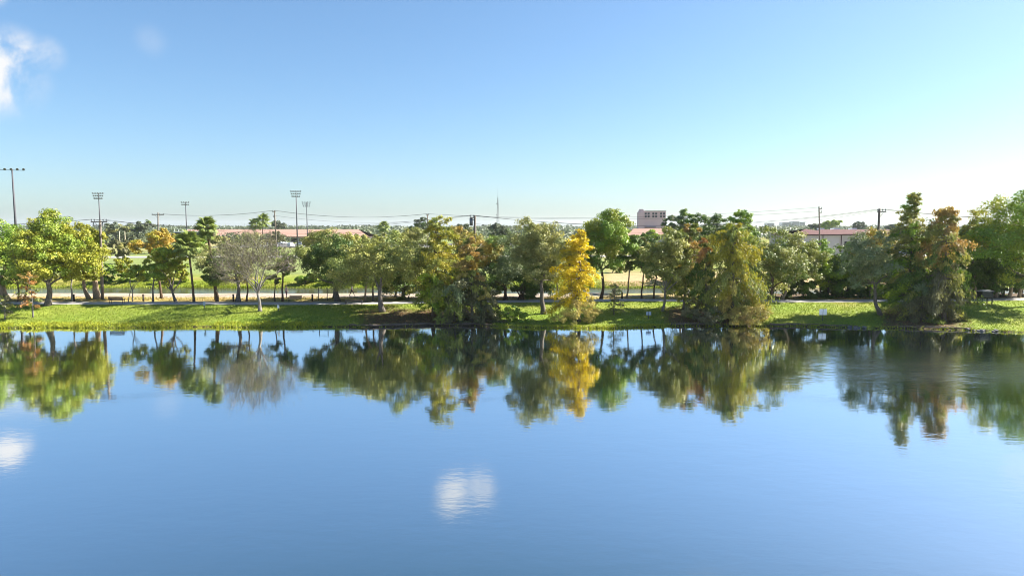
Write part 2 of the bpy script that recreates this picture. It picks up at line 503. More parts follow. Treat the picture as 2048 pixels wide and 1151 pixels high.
# ------------------------------------------------------------------ water
def water_mat(name, body, bump_base, ruffled, ior=10.0):
    m, n, l = mat(name)
    out = N(n, 'ShaderNodeOutputMaterial')
    g = N(n, 'ShaderNodeNewGeometry')

    def wave(scale, sx, sy, detail, rot=0.0):
        mp = N(n, 'ShaderNodeMapping'); mp.inputs['Scale'].default_value = (sx, sy, 1); mp.inputs['Rotation'].default_value = (0, 0, rot)
        l.new(g.outputs['Position'], mp.inputs['Vector'])
        t = N(n, 'ShaderNodeTexNoise', i_Scale=scale, i_Detail=detail, i_Roughness=0.55)
        l.new(mp.outputs[0], t.inputs['Vector'])
        return t
    w1 = wave(2.2, 0.55, 1.0, 3.0, 0.15)
    w2 = wave(0.45, 0.6, 1.0, 2.0, -0.2)
    ad = N(n, 'ShaderNodeMath', operation='MULTIPLY_ADD'); ad.inputs[1].default_value = 2.0
    l.new(w2.outputs['Fac'], ad.inputs[0]); l.new(w1.outputs['Fac'], ad.inputs[2])
    bp = N(n, 'ShaderNodeBump', i_Strength=1.0, i_Distance=bump_base)
    l.new(ad.outputs[0], bp.inputs['Height'])
    bsd = N(n, 'ShaderNodeBsdfGlossy', i_Roughness=0.045)
    bsd.inputs['Color'].default_value = (0.97, 0.98, 0.98, 1)
    l.new(bp.outputs[0], bsd.inputs['Normal'])
    dif = N(n, 'ShaderNodeBsdfDiffuse'); dif.inputs['Color'].default_value = (*body, 1)
    lw = N(n, 'ShaderNodeLayerWeight', i_Blend=0.5)      # reflectance rises towards grazing angles
    l.new(bp.outputs[0], lw.inputs['Normal'])
    cs = N(n, 'ShaderNodeMath', operation='SUBTRACT'); cs.inputs[0].default_value = 1.0; l.new(lw.outputs['Facing'], cs.inputs[1])
    c2 = N(n, 'ShaderNodeMath', operation='MULTIPLY'); l.new(cs.outputs[0], c2.inputs[0]); l.new(cs.outputs[0], c2.inputs[1])
    c4 = N(n, 'ShaderNodeMath', operation='MULTIPLY'); l.new(c2.outputs[0], c4.inputs[0]); l.new((c2 if ior > 20 else c2).outputs[0], c4.inputs[1])
    if ior > 20: c4 = c2
    rf = N(n, 'ShaderNodeMath', operation='MULTIPLY_ADD', use_clamp=True); rf.inputs[1].default_value = -ior; rf.inputs[2].default_value = 0.97
    l.new(c4.outputs[0], rf.inputs[0])
    fl = N(n, 'ShaderNodeMath', operation='MAXIMUM'); fl.inputs[1].default_value = 0.12; l.new(rf.outputs[0], fl.inputs[0])
    mxs = N(n, 'ShaderNodeMixShader')
    l.new(fl.outputs[0], mxs.inputs[0]); l.new(dif.outputs[0], mxs.inputs[1]); l.new(bsd.outputs[0], mxs.inputs[2])
    lane = N(n, 'ShaderNodeMapping'); lane.inputs['Scale'].default_value = (0.012, 0.05, 1); lane.inputs['Rotation'].default_value = (0, 0, 0.12)
    l.new(g.outputs['Position'], lane.inputs['Vector'])
    ln_ = N(n, 'ShaderNodeTexNoise', i_Scale=1.0, i_Detail=3.0)
    l.new(lane.outputs[0], ln_.inputs['Vector'])
    lr_ = N(n, 'ShaderNodeMapRange'); lr_.inputs['From Min'].default_value = 0.35; lr_.inputs['From Max'].default_value = 0.65; lr_.inputs['To Min'].default_value = 0.35; lr_.inputs['To Max'].default_value = 1.7
    l.new(ln_.outputs['Fac'], lr_.inputs['Value'])
    l.new(lr_.outputs[0], bp.inputs['Strength'])
    if ruffled:
        # patches of water ruffled by a light breeze
        mp = N(n, 'ShaderNodeMapping'); mp.inputs['Scale'].default_value = (0.05, 0.09, 1)
        l.new(g.outputs['Position'], mp.inputs['Vector'])
        pn = N(n, 'ShaderNodeTexNoise', i_Scale=1.0, i_Detail=4.0, i_Roughness=0.6)
        l.new(mp.outputs[0], pn.inputs['Vector'])
        d = N(n, 'ShaderNodeVectorMath', operation='SUBTRACT'); d.inputs[1].default_value = (ruffled[0], ruffled[1], 0)
        l.new(g.outputs['Position'], d.inputs[0])
        s = N(n, 'ShaderNodeVectorMath', operation='MULTIPLY'); s.inputs[1].default_value = (1 / ruffled[2], 1 / ruffled[3], 1)
        l.new(d.outputs[0], s.inputs[0])
        ln = N(n, 'ShaderNodeVectorMath', operation='LENGTH'); l.new(s.outputs[0], ln.inputs[0])
        su = N(n, 'ShaderNodeMath', operation='MULTIPLY_ADD'); su.inputs[1].default_value = 1.8; 
        l.new(pn.outputs['Fac'], su.inputs[0]); l.new(ln.outputs['Value'], su.inputs[2])
        mr = N(n, 'ShaderNodeMapRange', interpolation_type='SMOOTHSTEP'); mr.inputs['From Min'].default_value = 1.95; mr.inputs['From Max'].default_value = 1.15
        l.new(su.outputs[0], mr.inputs['Value'])
        rr = N(n, 'ShaderNodeMapRange'); rr.inputs['To Min'].default_value = 0.045; rr.inputs['To Max'].default_value = 0.13
        l.new(mr.outputs[0], rr.inputs['Value'])
        l.new(rr.outputs[0], bsd.inputs['Roughness'])
        bd = N(n, 'ShaderNodeMapRange'); bd.inputs['To Min'].default_value = bump_base; bd.inputs['To Max'].default_value = bump_base * 9.0
        l.new(mr.outputs[0], bd.inputs['Value']); l.new(bd.outputs[0], bp.inputs['Distance'])
    l.new(mxs.outputs[0], out.inputs[0])
    return m


rc = on_plane(1900, 738, 0)
b = Buf(); b.add([(-600, -170, 0), (600, -170, 0), (600, 92, 0), (-600, 92, 0)], [(0, 1, 2, 3)])
tag(link('lake_water', b.mesh('lake'), water_mat('lake_water', (0.008, 0.03, 0.04), 0.0032, (rc.x, rc.y, 19.0, 11.0))), kind='structure')
b = Buf(); b.add([(-600, 108, CANAL_Z), (600, 108, CANAL_Z), (600, 127, CANAL_Z), (-600, 127, CANAL_Z)], [(0, 1, 2, 3)])
tag(link('canal_water', b.mesh('canal'), water_mat('canal_water', (0.045, 0.05, 0.03), 0.02, None, 80.0)), kind='structure')


# ------------------------------------------------------------------ path and roads
def strip(name, xs, yc, half, zf, thick, material):
    b = Buf()
    v, q = [], []
    for i, x in enumerate(xs):
        for (dy, top) in ((-half, 0), (-half, 1), (half, 1), (half, 0)):
            y = yc(x) + dy + (0.07 * math.sin(x * 2.1 + dy) if thick < 0.1 else 0)
            v.append((x, y, zf(x, y) + (thick if top else -0.15)))
    k = len(xs)
    for i in range(k - 1):
        for j in range(3):
            q.append((i * 4 + j, i * 4 + 4 + j, i * 4 + 5 + j, i * 4 + 1 + j))
    b.add(v, q)
    return tag(link(name, b.mesh(name), material), kind='structure')


strip('footpath', np.arange(-160, 160, 1.0), lambda x: float(path_y(x)), 1.45, lambda x, y: 1.6, 0.055, M['concrete'])
strip('road', np.arange(-260, 260, 10.0), lambda x: 236 + 0.05 * x, 6.0, lambda x, y: 1.62, 0.06, M['pale_road'])
strip('car_park', np.arange(-150, 60, 10.0), lambda x: 372, 40.0, lambda x, y: 1.62, 0.04, M['asphalt'])


# ------------------------------------------------------------------ foliage generators
def unit(v):
    return v / (np.linalg.norm(v, axis=-1, keepdims=True) + 1e-9)


def leaf_quads(buf, pos, axis, nrm, L, W, c, fold=0.15):
    axis = unit(axis); side = unit(np.cross(axis, nrm)); up = np.cross(side, axis)
    L = np.asarray(L)[:, None]; W = np.asarray(W)[:, None]
    P = np.stack([pos - axis * L * 0.5, pos + side * W * 0.5 + up * W * fold - axis * L * 0.06, pos + axis * L * 0.5, pos - side * W * 0.5 + up * W * fold - axis * L * 0.06], 1)
    buf.quads4(P, c)


def palette_cols(rng, pal, n, var=0.28):
    pal = np.asarray(pal, float)
    w = rng.dirichlet(np.full(len(pal), 0.7), n)
    c = w @ pal
    return np.clip(c * rng.uniform(1 - var, 1 + var, (n, 1)), 0.002, 1)


PAL = {
    'sunny': [(0.28, 0.285, 0.03), (0.19, 0.23, 0.026), (0.37, 0.345, 0.045)],
    'green':  [(0.114, 0.218, 0.033), (0.187, 0.300, 0.038), (0.291, 0.363, 0.045)],
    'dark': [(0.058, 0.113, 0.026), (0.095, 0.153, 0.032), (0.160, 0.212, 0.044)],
    'olive': [(0.248, 0.254, 0.065), (0.379, 0.342, 0.087), (0.160, 0.189, 0.052)],
    'greyolive': [(0.223, 0.240, 0.080), (0.350, 0.335, 0.112), (0.143, 0.176, 0.060)],
    'silver': [(0.155, 0.209, 0.101), (0.248, 0.279, 0.132), (0.109, 0.163, 0.070)],
    'oakmix': [(0.089, 0.141, 0.036), (0.201, 0.241, 0.056), (0.402, 0.378, 0.097)],
    'yellow': [(0.572, 0.429, 0.022), (0.660, 0.495, 0.033), (0.462, 0.396, 0.044)],
    'goldgreen': [(0.437, 0.356, 0.046), (0.287, 0.287, 0.046), (0.184, 0.224, 0.040)],
    'orange': [(0.42, 0.25, 0.08), (0.36, 0.26, 0.09), (0.27, 0.23, 0.07)],
    'rust': [(0.42, 0.20, 0.07), (0.33, 0.19, 0.07), (0.26, 0.17, 0.06)],
    'tangreen': [(0.418, 0.361, 0.095), (0.322, 0.304, 0.086), (0.513, 0.380, 0.113)],
    'greybrown': [(0.144, 0.144, 0.069), (0.200, 0.188, 0.094), (0.094, 0.106, 0.053)],
    'lime':   [(0.300, 0.390, 0.030), (0.390, 0.435, 0.045), (0.210, 0.315, 0.030)],
    'autumn': [(0.420, 0.300, 0.045), (0.300, 0.300, 0.045), (0.450, 0.255, 0.060)],
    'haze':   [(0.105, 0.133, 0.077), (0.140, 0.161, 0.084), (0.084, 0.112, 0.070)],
}


def branchwork(buf, rng, base, fork, trunk_r, targets, sides=6, flare=1.5, lean=0.0, minr=0.018, nlimb=5, wig=0.10):
    """trunk to the fork, then limbs reaching every target point"""
    base = np.asarray(base, float); fork = np.asarray(fork, float)
    H = np.linalg.norm(fork - base)
    k = 9
    t = np.linspace(0, 1, k)
    pts = base + (fork - base) * t[:, None]
    off = np.stack([np.sin(t * math.pi) * rng.normal(0, 0.04 * H), np.sin(t * math.pi) * rng.normal(0, 0.04 * H), 0 * t], 1)
    off += np.stack([np.sin(t * 9 + rng.uniform(0, 6)), np.sin(t * 8 + rng.uniform(0, 6)), 0 * t], 1) * 0.012 * H * np.sin(t * math.pi)[:, None]
    pts = pts + off
    rad = trunk_r * (1 - 0.32 * t) * (1 + (flare - 1) * np.exp(-t * H / (trunk_r * 2.2)))
    pts[0, 2] -= 0.15
    buf.tube(pts, rad, 8)
    nodes = [pts[-1], pts[-2]]; nrad = [rad[-1], rad[-2]]
    tg = targets[np.argsort(np.linalg.norm(targets - fork, axis=1) + rng.uniform(0, 0.8, len(targets)))]
    for gi, g in enumerate(tg):
        nd = np.asarray(nodes)
        d = np.linalg.norm(nd - g, axis=1) + 0.6 * np.maximum(0, nd[:, 2] - g[2]) - 1.2 * np.minimum(1.0, np.asarray(nrad) / trunk_r)
        if gi < nlimb:
            j = rng.integers(0, 2)
        else:
            j = int(np.argmin(d))
        p0 = nd[j]; r0 = nrad[j]
        ln = np.linalg.norm(g - p0)
        m = 5
        s = np.linspace(0, 1, m)
        pp = p0 + (g - p0) * s[:, None]
        bend = rng.normal(0, wig * ln, 3); bend[2] = abs(bend[2]) * 0.6
        pp = pp + np.sin(s * math.pi)[:, None] * bend
        ra = max(minr * 1.5, min(r0 * 0.72, 0.05 * ln + 0.03))
        rr = ra * (1 - s) + minr * s if gi >= nlimb else ra * (1 - 0.55 * s)
        buf.tube(pp, rr, 5 if gi < nlimb else 4, cap=False)
        for a in range(1, m):
            nodes.append(pp[a]); nrad.append(rr[a])


def crown_centres(rng, n, c, r, flat=0.55, inner=0.35, lob=0.22):
    """clump centres on the outsides of several overlapping sub-crowns, so creases of shade stay between them"""
    nl = int(np.clip(n / 7, 3, 10))
    L, Lr = [], []
    k = 0
    while len(L) < nl and k < 400:
        k += 1
        d = unit(rng.normal(size=3)) * rng.uniform(0.25, 0.68) ** 0.8
        if d[2] < 0: d[2] *= flat
        if L and np.min(np.linalg.norm(np.asarray(L) - d, axis=1)) < 0.42: continue
        L.append(d); Lr.append(rng.uniform(0.34, 0.50))
    L, Lr = np.asarray(L), np.asarray(Lr)
    out = []
    tries = 0
    md = 0.95 * (2.6 / n) ** 0.5
    while len(out) < n and tries < n * 80:
        tries += 1
        if tries % (n * 6) == 0: md *= 0.85
        if rng.uniform() < 0.12:                       # a few boughs inside
            p = L[rng.integers(0, len(L))] * rng.uniform(0.2, 0.9)
        else:
            q = rng.integers(0, len(L))
            d = unit(rng.normal(size=3))
            if d[2] < -0.45 and rng.uniform() < 0.7: continue
            p = L[q] + d * Lr[q] * rng.uniform(0.82, 1.08) * np.array([1, 1, 0.85])
            dd = np.linalg.norm(L - p, axis=1) / Lr
            dd[q] = 9
            if dd.min() < 0.8: continue
        if out and np.min(np.linalg.norm(np.asarray(out) - p, axis=1)) < md: continue
        out.append(p)
    return c + np.asarray(out) * r


def broadleaf(seed, base, c, r, trunk_r, pal, nclump=46, nleaf=9000, leaf=0.26, fork=0.45, flat=0.6, inner=0.35, clump=0.27, pal2=None, pal2_w=0.25, stems=1, flare=1.5, lob=0.25, bare=0.0, asp=0.6):
    """returns trunk Buf and crown Buf, in local coordinates (base at origin)"""
    rng = np.random.default_rng(seed)
    base = np.zeros(3)
    tb, cb = Buf(), Buf()
    nclump = max(10, int(nclump * 0.95)); nleaf = int(nleaf * 1.5)
    cen = crown_centres(rng, nclump, c, r, flat, inner, lob)
    mr = float(np.mean(r)) * clump
    rc = mr * 1.05 * rng.uniform(0.6, 1.35, len(cen))
    for a_, k_ in ((0, 0.85), (1, 0.85), (2, 0.6)):
        lo_, hi_ = (cen[:, a_] - rc * k_).min(), (cen[:, a_] + rc * k_).max()
        tlo, thi = c[a_] - r[a_] * (flat if a_ == 2 else 1), c[a_] + r[a_]
        cen[:, a_] = tlo + rc * k_ + (cen[:, a_] - rc * k_ - lo_) * ((thi - tlo) - 0 * rc) / (hi_ - lo_) * 1.0
        hi2 = (cen[:, a_] + rc * k_).max()
        cen[:, a_] = tlo + (cen[:, a_] - tlo) * (thi - tlo) / max(0.1, hi2 - tlo)
    fz = max(0.3, (c[2] - r[2] * flat) * 0.9 + fork * r[2] * 0.5)
    if stems == 1:
        fk = np.array([c[0] * 0.55 + rng.normal(0, 0.1), c[1] * 0.55, fz])
        branchwork(tb, rng, base, fk, trunk_r, cen[rng.permutation(len(cen))], flare=flare, nlimb=6)
    else:
        gidx = rng.integers(0, stems, len(cen))
        for s_ in range(stems):
            sub = cen[gidx == s_]
            if len(sub) == 0: continue
            m = sub.mean(0)
            b0 = np.array([rng.normal(0, 0.25), rng.normal(0, 0.25), 0])
            fk = b0 * 1.2 + (m - b0) * 0.45; fk[2] = max(0.3, m[2] * 0.4)
            branchwork(tb, rng, b0, fk, trunk_r * rng.uniform(0.6, 1), sub, flare=1.2, nlimb=3)
    if bare > 0:
        keep = rng.uniform(size=len(cen)) > bare
    else:
        keep = np.ones(len(cen), bool)
    w = rc ** 2 * keep
    cnt = (nleaf * w / w.sum()).astype(int)
    idx = np.repeat(np.arange(len(cen)), cnt)
    n = len(idx)
    d = unit(rng.normal(size=(n, 3)))
    # every clump is a handful of small leafy boughs, dense outside and open between
    nb = 7
    bdir = unit(rng.normal(size=(len(cen), nb, 3)) + np.array([0, 0, 0.25])) * rng.uniform(0.45, 0.95, (len(cen), nb, 1))
    bsel = rng.integers(0, nb, n)
    u = rng.uniform(size=(n, 1)) ** 0.38
    sc = np.array([1.12, 1.12, 0.78])
    d = unit(d + np.array([0, 0, 0.25]))
    pos = cen[idx] + (bdir[idx, bsel] * 0.78 + d * u * 0.42) * rc[idx][:, None] * sc
    d = unit(bdir[idx, bsel] * 0.6 + d * 0.8)
    pos[:, 2] = np.maximum(pos[:, 2], 0.08)
    nrm = unit(d * 1.0 + np.array([0, 0, 0.45]) + rng.normal(0, 0.42, (n, 3)))
    ax = np.cross(nrm, rng.normal(size=(n, 3))) + np.array([0, 0, -0.25])
    ccl = palette_cols(rng, PAL[pal], len(cen), 0.16)
    if pal2:
        sel = rng.uniform(size=len(cen)) < pal2_w
        ccl[sel] = palette_cols(rng, PAL[pal2], sel.sum(), 0.16)
    cc = ccl[idx] * 0.65 + palette_cols(rng, PAL[pal], n, 0.2) * 0.35
    cc = cc * rng.uniform(0.72, 1.28, (n, 1))
    L = leaf * rng.uniform(0.6, 1.35, n)
    leaf_quads(cb, pos, ax, nrm, L, L * asp, cc)
    return tb, cb


def cypress(seed, h, Rm, z0, trunk_r, pals, mixp='oakmix', mixw=0.32, nbr=85, nleaf=11000, droop=0.5, prof=0.75, lean=(0, 0), leafL=0.32, leafW=0.11, splits=(0.35, 0.75), bulge=0.35):
    """bald cypress: straight tapering trunk, tiers of branches with hanging feathery sprays"""
    rng = np.random.default_rng(seed)
    tb, cb = Buf(), Buf()
    nbr = int(nbr * 0.6) if nbr > 40 else nbr
    k = 12
    t = np.linspace(0, 1, k)
    tp = np.stack([lean[0] * t + 0.12 * np.sin(t * 5 + rng.uniform(0, 6)) * t, lean[1] * t + 0.1 * np.sin(t * 6) * t, h * 0.98 * t], 1)
    tr = trunk_r * (1 - t) ** 0.85 + 0.015 + trunk_r * 0.7 * np.exp(-t * h / 0.6)
    tp[0, 2] -= 0.15
    tb.tube(tp, tr, 8)
    B = []
    az0 = rng.uniform(0, 6.28)
    for i in range(nbr):
        f = (i + rng.uniform()) / nbr
        f = f ** 0.9
        z = z0 + (h * 0.985 - z0) * f
        az = i * 2.39996 + rng.normal(0, 0.35)
        wid = Rm * ((1 - f) ** prof * (1 - bulge) + bulge * math.sin(math.pi * min(1, f * 0.9 + 0.12))) * rng.uniform(0.6, 1.12) + 0.10 * Rm + 0.1
        wid *= 0.78 + 0.34 * math.sin(2.1 * az0 + az) + 0.22 * math.sin(f * 17 + az0 * 3)
        wid = max(0.15, wid)
        x0 = np.array([np.interp(z / h, t, tp[:, 0]), np.interp(z / h, t, tp[:, 1]), z])
        dirh = np.array([math.cos(az), math.sin(az), 0])
        rise = rng.uniform(0.05, 0.5) * (0.4 + f)
        s = np.linspace(0, 1, 6)
        p = x0 + dirh * wid * s[:, None] + np.array([0, 0, 1]) * (wid * (rise * s - (0.25 + droop * 0.8) * s ** 2.2 * (1 - 0.6 * f)))[:, None]
        p[:, 2] = np.maximum(p[:, 2], 0.1)
        p += rng.normal(0, 0.03 * wid, p.shape) * s[:, None]
        tb.tube(p, np.linspace(0.012 + 0.022 * wid, 0.007, 6), 4, cap=False)
        B.append((p, wid, f))
    wsum = sum(w for _, w, _ in B) + 1e-6
    for p, wid, f in B:
        n = int(nleaf * (wid / wsum)) + 14
        s = rng.uniform(0.12, 1.04, n) ** 0.75
        q = np.stack([np.interp(s, np.linspace(0, 1, 6), p[:, a]) for a in range(3)], 1)
        # short side twigs carry the sprays in little clusters
        ncl = max(3, int(wid * 4))
        cs = rng.uniform(0.15, 1, ncl); ci = np.argmin(np.abs(s[:, None] - cs[None, :]), 1)
        tw = rng.normal(0, 1, (ncl, 3)) * np.array([1, 1, 0.35]) * 0.17 * (0.7 + 0.4 * wid)
        spread = 0.085 + 0.035 * wid
        pos = q + tw[ci] * rng.uniform(0.4, 1.2, (n, 1)) + rng.normal(0, spread, (n, 3)) * np.array([1, 1, 0.7])
        hang = rng.uniform(0, 1, n) ** 1.5 * droop * (0.35 + 0.3 * wid) * 0.7
        pos[:, 2] -= hang
        pos[:, 2] = np.maximum(pos[:, 2], 0.05)
        bd = unit((p[-1] - p[0])[None])
        ax = bd * (1 - droop * 0.7) + np.array([0, 0, -droop * 1.1]) + rng.normal(0, 0.45, (n, 3))
        nrm = unit(rng.normal(0, 0.6, (n, 3)) + np.array([0, 0, 0.7]) + bd * 0.7)
        a, b_ = splits
        g = f + rng.normal(0, 0.12)
        pk = pals[0] if g < a else (pals[1] if g < b_ else pals[2])
        if rng.uniform() < mixw: pk = mixp
        cb1 = palette_cols(rng, PAL[pk], 1, 0.15)
        cc = (cb1 * 0.6 + palette_cols(rng, PAL[pk], n, 0.2) * 0.4) * rng.uniform(0.75, 1.25, (n, 1))
        L = leafL * rng.uniform(0.6, 1.4, n)
        leaf_quads(cb, pos, ax, nrm, L, np.full(n, leafW) * rng.uniform(0.7, 1.4, n), cc, 0.0)
    return tb, cb


def bare_tree(seed, c, r, trunk_r, fork_z, nleaf=2600, ntw=1500, pal='greybrown', leaf=0.15):
    rng = np.random.default_rng(seed)
    tb, cb = Buf(), Buf()
    cen = crown_centres(rng, 110, c, r, 0.6, 0.25, 0.25)
    branchwork(tb, rng, np.zeros(3), np.array([c[0] * 0.3, 0, fork_z]), trunk_r, cen, nlimb=9, minr=0.028, wig=0.14)
    # fine twigs
    pos = []
    for i in range(ntw):
        j = rng.integers(0, len(cen))
        p0 = cen[j] + rng.normal(0, 0.35, 3) * np.array([1, 1, 0.8])
        out_ = unit(p0 - c * np.array([1, 1, 0.7])) * 0.8 + rng.normal(0, 0.5, 3) + np.array([0, 0, 0.35])
        ln = rng.uniform(0.5, 1.3)
        m = p0 + out_ * ln * 0.5 + rng.normal(0, 0.08, 3)
        e = p0 + out_ * ln + rng.normal(0, 0.12, 3)
        cb.tube([p0, m, e], [0.016, 0.011, 0.005], 3, cap=False, c=(np.array([0.27, 0.225, 0.18]) * rng.uniform(0.6, 1.3)))
        pos.append(e); pos.append(m)
    pos = np.asarray(pos)
    idx = rng.integers(0, len(pos), nleaf)
    P = pos[idx] + rng.normal(0, 0.14, (nleaf, 3))
    nrm = unit(rng.normal(size=(nleaf, 3)) + np.array([0, 0, 0.5]))
    L = leaf * rng.uniform(0.6, 1.4, nleaf)
    leaf_quads(cb, P, rng.normal(size=(nleaf, 3)), nrm, L, L * 0.55, palette_cols(rng, PAL[pal], nleaf, 0.3))
    return tb, cb


FROND = {}


def frond_mesh(kind):
    if kind in FROND: return FROND[kind]
    rng = np.random.default_rng(77 if kind == 'fan' else 78)
    b = Buf()
    if kind == 'fan':
        cgreen = np.array([0.17, 0.215, 0.05])
        L0 = 0.8
        b.tube([(0, 0, 0), (L0 * 0.5, 0, 0.04), (L0, 0, 0.02)], [0.03, 0.022, 0.016], 4, False, c=(0.14, 0.16, 0.05))
        for i in range(21):
            a = (i - 10) / 10.0 * 1.9
            ln = 0.9 * (1 - 0.28 * abs(a) / 1.9) * rng.uniform(0.9, 1.08)
            d = np.array([math.cos(a), math.sin(a), 0.0])
            sd = np.array([-d[1], d[0], 0])
            p0 = np.array([L0 + 0.25 * max(0, math.cos(a)), 0, 0.02])
            p1 = p0 + d * ln * 0.55 + np.array([0, 0, 0.05 - 0.10 * abs(a) / 1.75])
            p2 = p0 + d * ln + np.array([0, 0, -0.28 - 0.1 * rng.uniform()])
            w = 0.085
            up = np.array([0, 0, 0.03])
            c = cgreen * rng.uniform(0.75, 1.35)
            b.quads4(np.array([[p0, p1 - sd * w, p2, p1 + up], [p0, p1 + up, p2, p1 + sd * w]]), np.repeat(c[None], 2, 0))
    else:
        cgreen = np.array([0.095, 0.13, 0.03])
        s = np.linspace(0, 1, 12)
        rach = np.stack([2.3 * s, 0 * s, 0.5 * s - 1.3 * s ** 2.4], 1)
        b.tube(rach[::2], np.linspace(0.03, 0.008, 6), 4, False, c=(0.14, 0.15, 0.05))
        for i in range(1, 12):
            for sg in (-1, 1):
                d = np.array([0.55, sg * 1.0, -0.35]); d /= np.linalg.norm(d)
                ln = 0.75 * math.sin(math.pi * min(0.95, 0.15 + 0.8 * s[i])) + 0.1
                p0 = rach[i]; p2 = p0 + d * ln + np.array([0, 0, -0.12])
                m = (p0 + p2) / 2 + np.array([0, 0, 0.05]); ax = np.array([0.1, 0, 0])
                b.quads4(np.array([[p0, m - ax, p2, m + ax]]), (cgreen * rng.uniform(0.75, 1.35))[None])
    FROND[kind] = b.mesh(kind + '_frond')
    return FROND[kind]


def palm(loc, top, seed, label, group=None, nfrond=40, trunk_r=0.17, scale=1.0, kind='fan', name='palm_tree', skirt=True):
    rng = np.random.default_rng(seed)
    t = thing(name, loc, label, 'palm tree', group)
    tip = np.array(top) - np.array(loc)
    k = 14
    s = np.linspace(0, 1, k)
    pts = tip[None] * s[:, None]
    bend = np.array([tip[0], tip[1], 0]) * -0.12
    pts = pts + np.sin(s * math.pi)[:, None] * bend
    pts[0, 2] -= 0.15
    rad = trunk_r * (1.05 - 0.2 * s + 0.5 * np.exp(-s * 12) + 0.04 * np.sin(s * 60))
    b = Buf(); b.tube(pts, rad, 8)
    link('trunk', b.mesh('palm_trunk', True), M['bark_brown'], t)
    if skirt:
        b = Buf()
        for i in range(60):
            a = rng.uniform(0, 6.28); z = rng.uniform(-1.0, 0.05)
            p = tip + np.array([math.cos(a) * trunk_r, math.sin(a) * trunk_r, z])
            e = p + np.array([math.cos(a) * 0.25, math.sin(a) * 0.25, rng.uniform(0.1, 0.3)])
            b.tube([p, e], [0.03, 0.015], 4, c=None)
        link('boot_jacket', b.mesh('boot_jacket'), M['bark_tan'], t)
    fm = frond_mesh(kind)
    for i in range(nfrond):
        f = (i + 0.5) / nfrond
        el = R(80 - 130 * f + rng.normal(0, 6)); az = i * 2.39996 + rng.normal(0, 0.2)
        o = link('frond', fm, M['leaf'], t)
        o.matrix_basis = Matrix.Translation(tuple(tip + np.array([0, 0, 0.02]))) @ Matrix.Rotation(az, 4, 'Z') @ Matrix.Rotation(-el, 4, 'Y') @ Matrix.Rotation(rng.normal(0, 0.25), 4, 'X') @ Matrix.Scale(scale * rng.uniform(0.85, 1.1), 4)
    return t


def put_tree(name, loc, tb, cb, label, cat, group, bark, leafm=None):
    t = thing(name, loc, label, cat, group)
    link('trunk', tb.mesh('trunk', True), M[bark], t)
    link('crown', cb.mesh('crown'), leafm or M['leaf'], t)
    return t


def tree_at(kind, base_px, ext, label, seed, name, group, bark='bark_grey', trunk_r=0.2, Y=None, cat='tree', dy=0.0, depth=0.9, **kw):
    """base_px: where the trunk meets the ground in the photo (or x and Y); ext: crown left,right,top,bottom in photo px"""
    if Y is None:
        loc = ground(*base_px)
        py_ = float(path_y(loc.x))
        if abs(loc.y - py_) < 1.9:
            loc.y = py_ + (2.0 if loc.y > py_ - 1.2 else -2.0)
            loc.z = float(gz(loc.x, loc.y))
    else:
        loc = stand(base_px[0], Y)
    l_, r_, t_, b_ = ext
    Yc = loc.y + dy
    pc = at((l_ + r_) / 2, (t_ + b_) / 2, Yc)
    top = at((l_ + r_) / 2, t_, Yc).z - loc.z
    bot = at((l_ + r_) / 2, b_, Yc).z - loc.z
    rx = (at(r_, 500, Yc).x - at(l_, 500, Yc).x) / 2
    cx = pc.x - loc.x
    if kind == 'broad':
        rx *= 1.07
        flat = kw.pop('flat', 0.6)
        clump = kw.get('clump', 0.27)
        rz = (top - bot) / (1 + flat)
        cz = bot + rz * flat
        r = np.array([rx, rx * depth, rz])
        tb, cb = broadleaf(seed, None, np.array([cx, dy, cz]), r, trunk_r, flat=flat, **kw)
        lm = M['leaf']
    elif kind == 'cypress':
        tb, cb = cypress(seed, top, rx, max(0.2, bot), trunk_r, lean=(cx, dy), **kw)
        vv = np.concatenate(cb.v)
        got = np.percentile(np.abs(vv[:, 0] - cx * 0.5), 96.5)
        tb, cb = cypress(seed, top, rx * min(2.2, rx / got), max(0.2, bot), trunk_r, lean=(cx, dy), **kw)
        lm = M['feather']
    elif kind == 'bare':
        rz = (top - bot) / 1.6
        tb, cb = bare_tree(seed, np.array([cx, dy, bot + rz * 0.6]), np.array([rx - 0.3, rx * depth - 0.3, rz - 0.4]), trunk_r, **kw)
        lm = M['feather']
    return put_tree(name, loc, tb, cb, label, cat, group, bark, lm)


# ------------------------------------------------------------------ the trees
G_PATH = 'trees along the path'; G_CYP = 'bald cypresses at the water'; G_FAR = 'trees beyond the canal'; G_SAP = 'young cypress saplings on the bank'
LS = 'lakeside tree'
